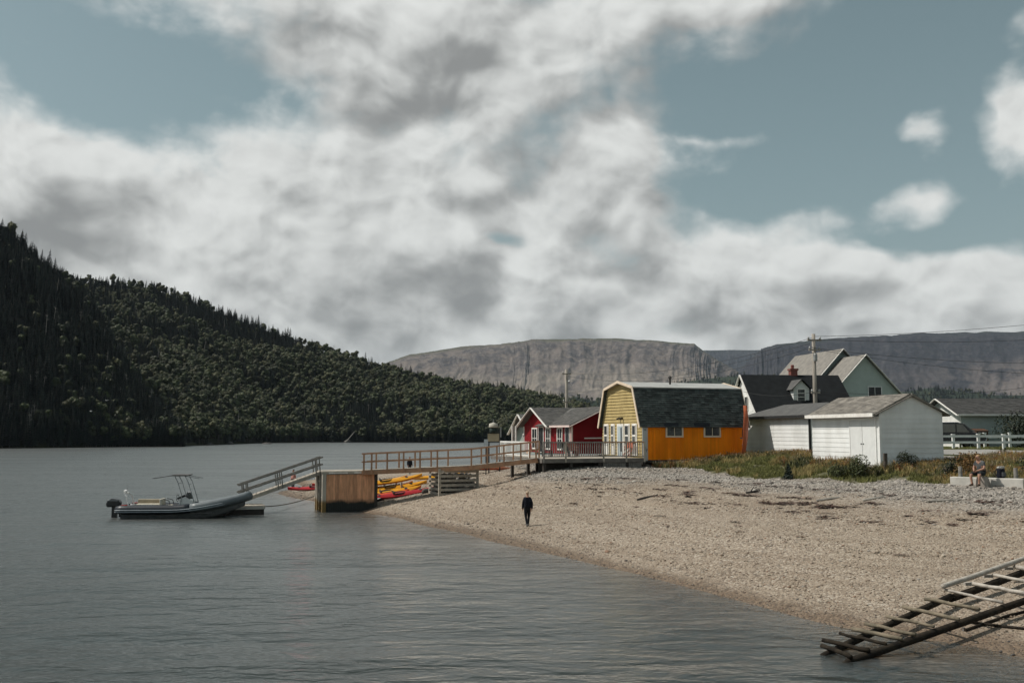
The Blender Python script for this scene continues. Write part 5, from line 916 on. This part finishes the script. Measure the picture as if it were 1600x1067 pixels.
pk_*=(fbm2(x*.9,y*.9,3,41)>.47)*.22*np.clip((x-1)/8,.15,1);ok=(rng.random(n)<pk_)|((rng.random(n)<.0016)&(z>.9)&(z<2.4));x,y,z=x[ok],y[ok],z[ok];n=len(x)
scatter('strand_weed',np.stack([x,y,z+.02],-1),rng.normal(-.75,.5,n),rng.uniform(.10,.34,n),rng.integers(0,3,n),[weed_proto(i) for i in range(3)],'dried red brown seaweed lying in strand lines along the upper beach','seaweed')
# ---- grass and weeds
def tuft(m,h,nb,spread,w,seed,heads=None):
    random.seed(seed);mb=MB();ids=[]
    for i in range(nb):
        a=random.random()*6.28;r=random.random()*spread;b=Vector((cos(a)*r,sin(a)*r,-.05));hh=h*random.uniform(.55,1.1);l=Vector((random.gauss(0,.28),random.gauss(0,.28),0))*hh;t=Vector((-sin(a*3),cos(a*3),0))*w
        m1=b+l*.35+Z_*hh*.55;tp=b+l+Z_*hh;mb.add([b-t,b+t,m1+t*.8,m1-t*.8,tp],[(0,1,2,3),(3,2,4)]);ids+=[0,0]
        if heads and random.random()<heads[1]:
            k=len(mb.f)
            for q in range(4): leafquad(mb,tp-Z_*hh*random.uniform(0,.3),heads[2])
            ids+=[1]*(len(mb.f)-k)
    return proto('tuft',mb,[m]+([heads[0]] if heads else []),ids)
gg_=mat('grass_green',(.165,.165,.055),(.11,.115,.038),scale=2,rough=.7,inst=.35,spec=.2);gy=mat('grass_straw',(.34,.27,.115),(.24,.19,.08),scale=2,rough=.75,inst=.35,spec=.2);go_=mat('weed_olive',(.13,.125,.05),(.08,.082,.032),scale=2,rough=.7,inst=.4,spec=.2);gr2=mat('weed_rust',(.25,.115,.04),(.15,.07,.028),scale=2,rough=.8,inst=.4,spec=.2);gf=mat('seed_head',(.42,.34,.28),(.30,.22,.17),scale=2,rough=.9,inst=.3,spec=.1);gold=mat('weed_gold',(.36,.215,.06),(.25,.145,.04),scale=2,rough=.8,inst=.4,spec=.2);gdk=mat('weed_dark',(.030,.038,.018),(.02,.026,.013),scale=2,rough=.7,inst=.4,spec=.2)
TP=[tuft(gg_,.24,26,.22,.016,1),tuft(gg_,.36,24,.2,.016,2),tuft(gy,.5,22,.18,.014,3),tuft(go_,.5,22,.2,.02,4),tuft(gr2,.55,14,.2,.016,5,(gr2,.5,.04)),tuft(go_,.6,16,.18,.016,6,(gf,.35,.03)),tuft(gdk,.45,26,.25,.026,7),tuft(gy,.55,18,.2,.014,8,(gold,.5,.04))]
def segd(x,y,a,b):
    ax,ay=a;bx,by=b;t=np.clip(((x-ax)*(bx-ax)+(y-ay)*(by-ay))/((bx-ax)**2+(by-ay)**2),0,1);return np.hypot(x-ax-t*(bx-ax),y-ay-t*(by-ay))
n=60000;x=rng.uniform(8.5,36,n);y=rng.uniform(40,68,n);ok=softmask(x,y,GRASS)&(abs(x/y)<.56);x,y=x[ok],y[ok];n=len(x)
dW=np.minimum.reduce([segd(x,y,(9.8,64.9),(15.9,67.2)),segd(x,y,(17.6,68),(18.6,62.7)),segd(x,y,(17.4,58.6),(18.7,51.5)),segd(x,y,(18.7,51.5),(22.5,52.2))])
tall=(dW+(fbm2(x*.8,y*.8,3,61)-.5)*2.2<1.6)|((x>19.8)&(fbm2(x*.6,y*.6,3,62)>.36));pt=fbm2(x*.7,y*.7,3,63)
hs_=np.where((x>19.8)&(y<60),.8,1.);ix=np.where(tall,np.where(pt<.42,rng.choice([3,6,1],n),np.where(pt<.55,rng.choice([3,5,7,2],n),rng.choice([4,7,7,5,3,2],n))),np.where(pt<.5,rng.choice([0,0,1],n),rng.choice([0,1,2],n)))
keepp=rng.random(n)<np.where(tall,.55,.6)*np.clip((fbm2(x*.9,y*.9,3,71)-.30)*5,.12,1);x,y,ix,hs_=x[keepp],y[keepp],ix[keepp],hs_[keepp];n=len(x)
scatter('grass',np.stack([x,y,ground(x,y)],-1),rng.random(n)*6.28,rng.uniform(.45,1.0,n)*hs_,ix,TP,'rough grass and rust brown weeds between the beach and buildings','grass')
n=5200;x=rng.uniform(26,62,n);y=rng.choice([72.3,73,74,75,76.5,78],n)+rng.uniform(-.8,.8,n);scatter('lawn_grass',np.stack([x,y,ground(x,y)],-1),rng.random(n)*6.28,rng.uniform(.3,.6,n),rng.integers(0,2,n),TP,'short mown grass between road and white fence','grass')
def bush(label,loc,h,r,n,ls,m,name='leafy_bush',lobes=9):
    t=thing(name,label,'bush',(loc[0],loc[1],gz(*loc)));mb=MB()
    for i in range(6): a=random.random()*6.28;mb.tube([(0,0,-.1),(cos(a)*r*.3,sin(a)*r*.3,h*.4),(cos(a)*r*.55,sin(a)*r*.55,h*.75)],[.03,.02,.008],4)
    mb.build('stems',bark,t);c=MB();crown_round(c,h,r,n,ls,lobes,.12);c.build('crown',m,t);return t
random.seed(3)
lf1=mat('bush_leaf',(.075,.085,.03),(.04,.05,.02),scale=3,rough=.6,island=.4,spec=.25);lf2=mat('bush_leaf_dark',(.028,.035,.018),(.016,.021,.012),scale=2,rough=.6,island=.45,spec=.25);lf3=mat('bush_leaf_rust',(.16,.085,.03),(.10,.06,.022),scale=3,rough=.7,island=.4,spec=.2)
bush('green leafy bush in front of the garage doors',(17.55,50.4),1.0,.62,900,.055,lf1);bush('smaller green bush left of the garage door bush',(16.55,51.0),.85,.5,700,.055,lf1);bush('dark green clump under the garage corner weeds',(19.9,50.6),.8,.55,700,.055,lf2);bush('rust orange shrub behind the barrier left of the seated person',(21.2,46.6),1.0,.75,900,.055,lf3);bush('dark bramble behind the barrier right of the seated person',(24.3,46.2),1.1,1.0,1100,.06,lf2);bush('dark low bush left of the rust shrub behind the barrier',(20.6,47.4),.75,.5,600,.055,lf2)
bush('big dark rounded bush behind the white fence',(43.2,84.5),2.5,2.3,2600,.12,lf2,'garden_bush',12);bush('second dark bush at the frame edge behind the white fence',(46.5,85),2.7,2.2,2200,.12,lf2,'garden_bush',12);bush('low dark shrub at the foot of the fence post',(40.8,77.2),.9,1.0,900,.08,lf2,'garden_bush')
cs=thing('conifer_bush','small dark conifer bush alone on the grey cobbles','bush',(14.6,53.0,gz(14.6,53.0)));c=MB();trunk_into(c,.7,.03);c.build('trunk',bark,cs);c=MB();conifer_crown(c,.85,.42,13,9,.02)
for i in range(200): a=random.random()*6.28;f_=random.random();leafquad(c,(cos(a)*.36*(1-f_)*random.random()**.5,sin(a)*.36*(1-f_)*random.random()**.5,.05+f_*.75),.06)
c.build('crown',mat('conifer_needle',(.022,.036,.024),(.012,.02,.014),island=.4),cs)
tw=thing('tall_weed','tall dead stalk with dark and pale seed heads behind the seated person','plant',(21.7,45.0,gz(21.7,45.0)));c=MB().tube([(0,0,0),(.05,0,.7),(.25,0,1.25)],[.02,.015,.008],5).tube([(.05,0,.7),(.5,.05,1.38)],[.014,.006],5);c.build('stalk',gy,tw);c=MB()
for p in ((.22,0,1.22),(.26,0,1.3),(.2,0,1.15)): 
    for i in range(6): leafquad(c,p,.07)
c.build('pale_seed_head',gf,tw);c=MB()
for p in ((.5,.05,1.38),(.45,.04,1.3),(.28,0,1.38)):
    for i in range(6): leafquad(c,p,.07)
c.build('dark_seed_head',gdk,tw)
# two gulls gliding over the bay
for i,(x,y,z,lab) in enumerate(((-105.5,250,10.2,'lower of the two white gulls against the dark hill'),(-101.7,250,12.9,'upper of the two white gulls against the dark hill'))):
    g=thing('gull',lab,'bird',(x,y,z),R(40+30*i),'gulls over the bay');MB().lathe([(.01,-.3),(.07,-.2),(.1,0),(.07,.18),(.05,.26),(.01,.33)],8,(0,0,0),'x').build('body',white,g,smooth=True)
    for s in (-1,1): MB().add([(.12,s*.06,.02),(-.1,s*.06,.02),(-.12,s*.4,.14),(.06,s*.4,.16),(-.16,s*.85,.06),(-.1,s*.8,.07)],[(0,1,2,3) if s<0 else (3,2,1,0),(3,2,4,5) if s<0 else (5,4,2,3)]).build('wing',mat('gull_grey',(.62,.63,.63)),g)
# ================= people: one skinned body each
import bmesh
skin=mat('skin',(.38,.21,.145),(.32,.175,.12),rough=.6)
HAND=lambda s,p,d,side:[(p+d*.085+side*k*.022,.0095,p+d*(.085+l)+side*k*.026,.0085) for k,l in ((-1.5,.055),(-.5,.072),(.5,.078),(1.5,.066))]+[(p+side*-.04+d*.02,.011,p+side*-.07+d*.07,.0095)]
def person(label,loc,rz,J,mats,hairm,hair_pts,group=None,cat='person'):
    """J: list of (name,parent,pos,radius,matindex)"""
    me=bpy.data.meshes.new('person');bm=bmesh.new();ly=bm.verts.layers.skin.verify();vv={};segs=[]
    for nm,par,p,r,mi in J:
        v=bm.verts.new(p);v[ly].radius=(r,r) if not isinstance(r,tuple) else r;vv[nm]=v
        if par: bm.edges.new((vv[par],v));segs.append((Vector(vv[par].co),Vector(p),mi))
        else: v[ly].use_root=True
    bm.to_mesh(me);bm.free();o=bpy.data.objects.new('person',me);COL.objects.link(o);sk=o.modifiers.new('skin','SKIN');sk.use_smooth_shade=True;ss=o.modifiers.new('sub','SUBSURF');ss.levels=2;ss.render_levels=2
    dg=bpy.context.evaluated_depsgraph_get();m2=bpy.data.meshes.new_from_object(o.evaluated_get(dg));o.modifiers.clear();o.data=m2;m2.name='person'
    m2.materials.clear()
    for m in mats: m2.materials.append(m)
    idx=[]
    for p in m2.polygons:
        c=p.center;best=9;bi=0
        for a,b,mi in segs:
            d=b-a;t=max(0,min(1,(c-a).dot(d)/max(d.length_squared,1e-9)));q=(c-a-d*t).length
            if q<best: best=q;bi=mi
        idx.append(bi)
    m2.polygons.foreach_set('material_index',idx);m2.polygons.foreach_set('use_smooth',[True]*len(idx))
    o.location=loc;o.rotation_euler=(0,0,rz);tag(o,label,cat,group)
    v,f=ico(2);hb=MB().add([(hair_pts[0][0]+p.x*hair_pts[1][0],hair_pts[0][1]+p.y*hair_pts[1][1],hair_pts[0][2]+p.z*hair_pts[1][2]) for p in v],f).build('hair',hairm,o,smooth=True)
    return o
def hands(J,wr,s,d,side,par):
    d=Vector(d).normalized();side=Vector(side).normalized();p=Vector(wr);J.append((par+'p',par,p+d*.06,(.030,.022),2))
    for i,(k,l) in enumerate(((-1.5,.05),(-.5,.068),(.5,.074),(1.5,.06))):
        b=p+d*.095+side*k*.021;J.append((f'{par}f{i}',par+'p',b,.0095,2));J.append((f'{par}g{i}',f'{par}f{i}',b+d*l*.6+side*k*.002,.009,2));J.append((f'{par}h{i}',f'{par}g{i}',b+d*l,.008,2))
    J.append((par+'t',par+'p',p+d*.05-side*.045,.011,2));J.append((par+'u',par+'t',p+d*.095-side*.06,.0095,2))
def standing(h=1.72,step=.0,bulk=1.,arm=.0):
    k=h/1.72;V=lambda *a:Vector(a)*k
    J=[('pel',None,V(0,0,.95),(.155*k*bulk,.12*k*bulk),1),('sp','pel',V(0,0,1.14),(.16*k*bulk,.125*k*bulk),0),('ch','sp',V(0,.0,1.32),(.165*k*bulk,.13*k*bulk),0),('tz','ch',V(0,-.01,1.44),(.10*k,.085*k),0),('nk','tz',V(0,0,1.51),.056*k,2),('h0','nk',V(0,.015,1.565),.072*k,2),('h1','h0',V(0,.02,1.64),.096*k,2),('h2','h1',V(0,.0,1.71),.074*k,2),('nose','h1',V(0,.125,1.63),.014*k,2)]
    for n,s in (('l',-1),('r',1)):
        st=step*s
        J+=[(n+'s','ch',V(s*.15,0,1.395),.07*k*bulk,0),(n+'e',n+'s',V(s*.215,-.03-st*.3,1.14),.062*k*bulk,0),(n+'w',n+'e',V(s*.225,.04-st*.5,.90),.046*k*bulk,0)]
        hands(J,V(s*.225,.045-st*.5,.895),s,(0,.12,-1),(0,1*1.0,0),n+'w')
        J+=[(n+'hp','pel',V(s*.09,0,.88),.105*k*bulk,1),(n+'k',n+'hp',V(s*.085,.05+st*.5,.50),.068*k,1),(n+'a',n+'k',V(s*.05,-.02+st,.10),.048*k,1),(n+'t',n+'a',V(s*.06,.13+st,.045),.042*k,3)]
        J.append((n+'he',n+'a',V(s*.05,-.07+st,.05),.04*k,3))
    return J
jk=mat('navy_jacket',(.010,.012,.020),(.007,.008,.014),scale=5,rough=.85,spec=.2);tr_=mat('black_trousers',(.010,.011,.015),(.007,.008,.01),scale=5,rough=.85,spec=.2);shoe=mat('pale_shoe',(.30,.29,.28),(.12,.12,.12),scale=9);grh=mat('fair_hair',(.50,.38,.27),(.38,.28,.19),scale=12,rough=.8)
wp=(.77,50.2,gz(.77,50.2));person('person in dark jacket and trousers walking alone on the pebbles',(wp[0],wp[1],wp[2]-.005),R(8),standing(1.72,.13,1.1),[jk,tr_,skin,shoe],grh,((0,-.02,1.675),(.083,.088,.072)))
shp=mat('pink_top',(.46,.22,.18),(.38,.18,.15));dkh=mat('dark_hair',(.03,.02,.015),rough=.8)
x,y=-18.3,84.0;person('person in a pink top standing on the spit behind the gangway rail',(x,y,max(.05,gz(x,y))),R(150),standing(1.7,.02,1.0),[shp,tr_,skin,shoe],dkh,((0,-.02,1.675),(.083,.088,.075)))
x,y=-10.1,99;person('distant person in black beyond the footbridge',(x,y,gz(x,y)),R(200),standing(1.72,.05,1.05),[jk,tr_,skin,shoe],dkh,((0,-.02,1.675),(.083,.088,.072)))
def seated():
    V=lambda *a:Vector(a)
    J=[('pel',None,V(0,0,.56),(.165,.14),1),('sp','pel',V(0,.04,.74),(.165,.135),0),('ch','sp',V(0,.12,.95),(.185,.135),0),('nk','ch',V(0,.17,1.09),.058,2),('h0','nk',V(0,.20,1.16),.072,2),('h1','h0',V(0,.22,1.235),.088,2),('h2','h1',V(0,.205,1.30),.066,2),('nose','h1',V(0.02,.325,1.22),.014,2)]
    for n,s in (('l',-1),('r',1)):
        J+=[(n+'s','ch',V(s*.18,.12,1.01),.078,0),(n+'m',n+'s',V(s*.23,.14,.87),.062,0),(n+'e',n+'m',V(s*.25,.18,.76),.048,2),(n+'w',n+'e',V(s*.08,.40,.66),.034,2)];hands(J,V(s*.08,.40,.66),s,(-s*.5,.8,-.2),(0,.2,1),n+'w')
        J+=[(n+'hp','pel',V(s*.10,.06,.54),.115,1),(n+'k',n+'hp',V(s*.2,.44,.54),.082,1),(n+'c',n+'k',V(s*.2,.45,.40),.06,2),(n+'a',n+'c',V(s*.17,.42,.09),.042,2),(n+'t',n+'a',V(s*.19,.58,.04),.042,3)];J.append((n+'he',n+'a',V(s*.17,.37,.045),.038,3))
    return J
x,y=19.95,42.6;zz=gz(x,y);person('seated person in a grey shirt and dark shorts resting on a stone block',(x,y,zz),R(118),seated(),[mat('grey_shirt',(.10,.105,.105),(.035,.04,.045),scale=7,rough=.9),mat('dark_shorts',(.012,.016,.018),rough=.9),skin,mat('brown_sandal',(.06,.035,.02))],mat('sandy_hair',(.38,.24,.12),(.26,.16,.08),scale=14,rough=.85),((0,.185,1.27),(.088,.094,.078)))
stn=thing('stone_seat','tapered rough stone block under the seated person','stone',(x+.03,y+.04,zz-.02),R(20));MB().lathe([(.33,-.1),(.31,.1),(.26,.3),(.22,.42),(.1,.435)],9).build('block',mat('seat_stone',(.34,.30,.26),(.24,.21,.18),scale=4,rough=.9,bump=.5),stn)
bpk=thing('backpack','black backpack with white top standing on the barrier','bag',(20.75,42.6,3.055),R(30));MB().box(-.17,.17,-.11,.11,0,.42).build('body',jk,bpk,bevel=.06);MB().box(-.15,.15,-.125,.09,.40,.50).build('lid',mat('bag_white',(.55,.54,.5),(.1,.1,.1),scale=12),bpk,bevel=.04);MB().box(-.12,.12,-.17,-.112,.06,.26).build('pocket',mat('bag_grey',(.08,.085,.09)),bpk,bevel=.03)
for s in (-1,1): MB().tube([(s*.1,.11,.4),(s*.11,.19,.28),(s*.1,.12,.05)],.018,5).build('strap',jk,bpk)
# ================= sea air
hz=MB().box(-9300,9300,-3300,12400,-8,640).build('haze',bpy.data.materials.new('haze_air'));hm=hz.data.materials[0];hm.use_nodes=True;nt=hm.node_tree;nt.nodes.clear();vo=nt.nodes.new('ShaderNodeVolumePrincipled');vo.inputs['Color'].default_value=(.62,.74,.86,1);vo.inputs['Density'].default_value=.000038;vo.inputs['Anisotropy'].default_value=.0;oo=nt.nodes.new('ShaderNodeOutputMaterial');nt.links.new(vo.outputs[0],oo.inputs['Volume']);hz['kind']='stuff';hz['label']='thin bluish sea haze over the bay'
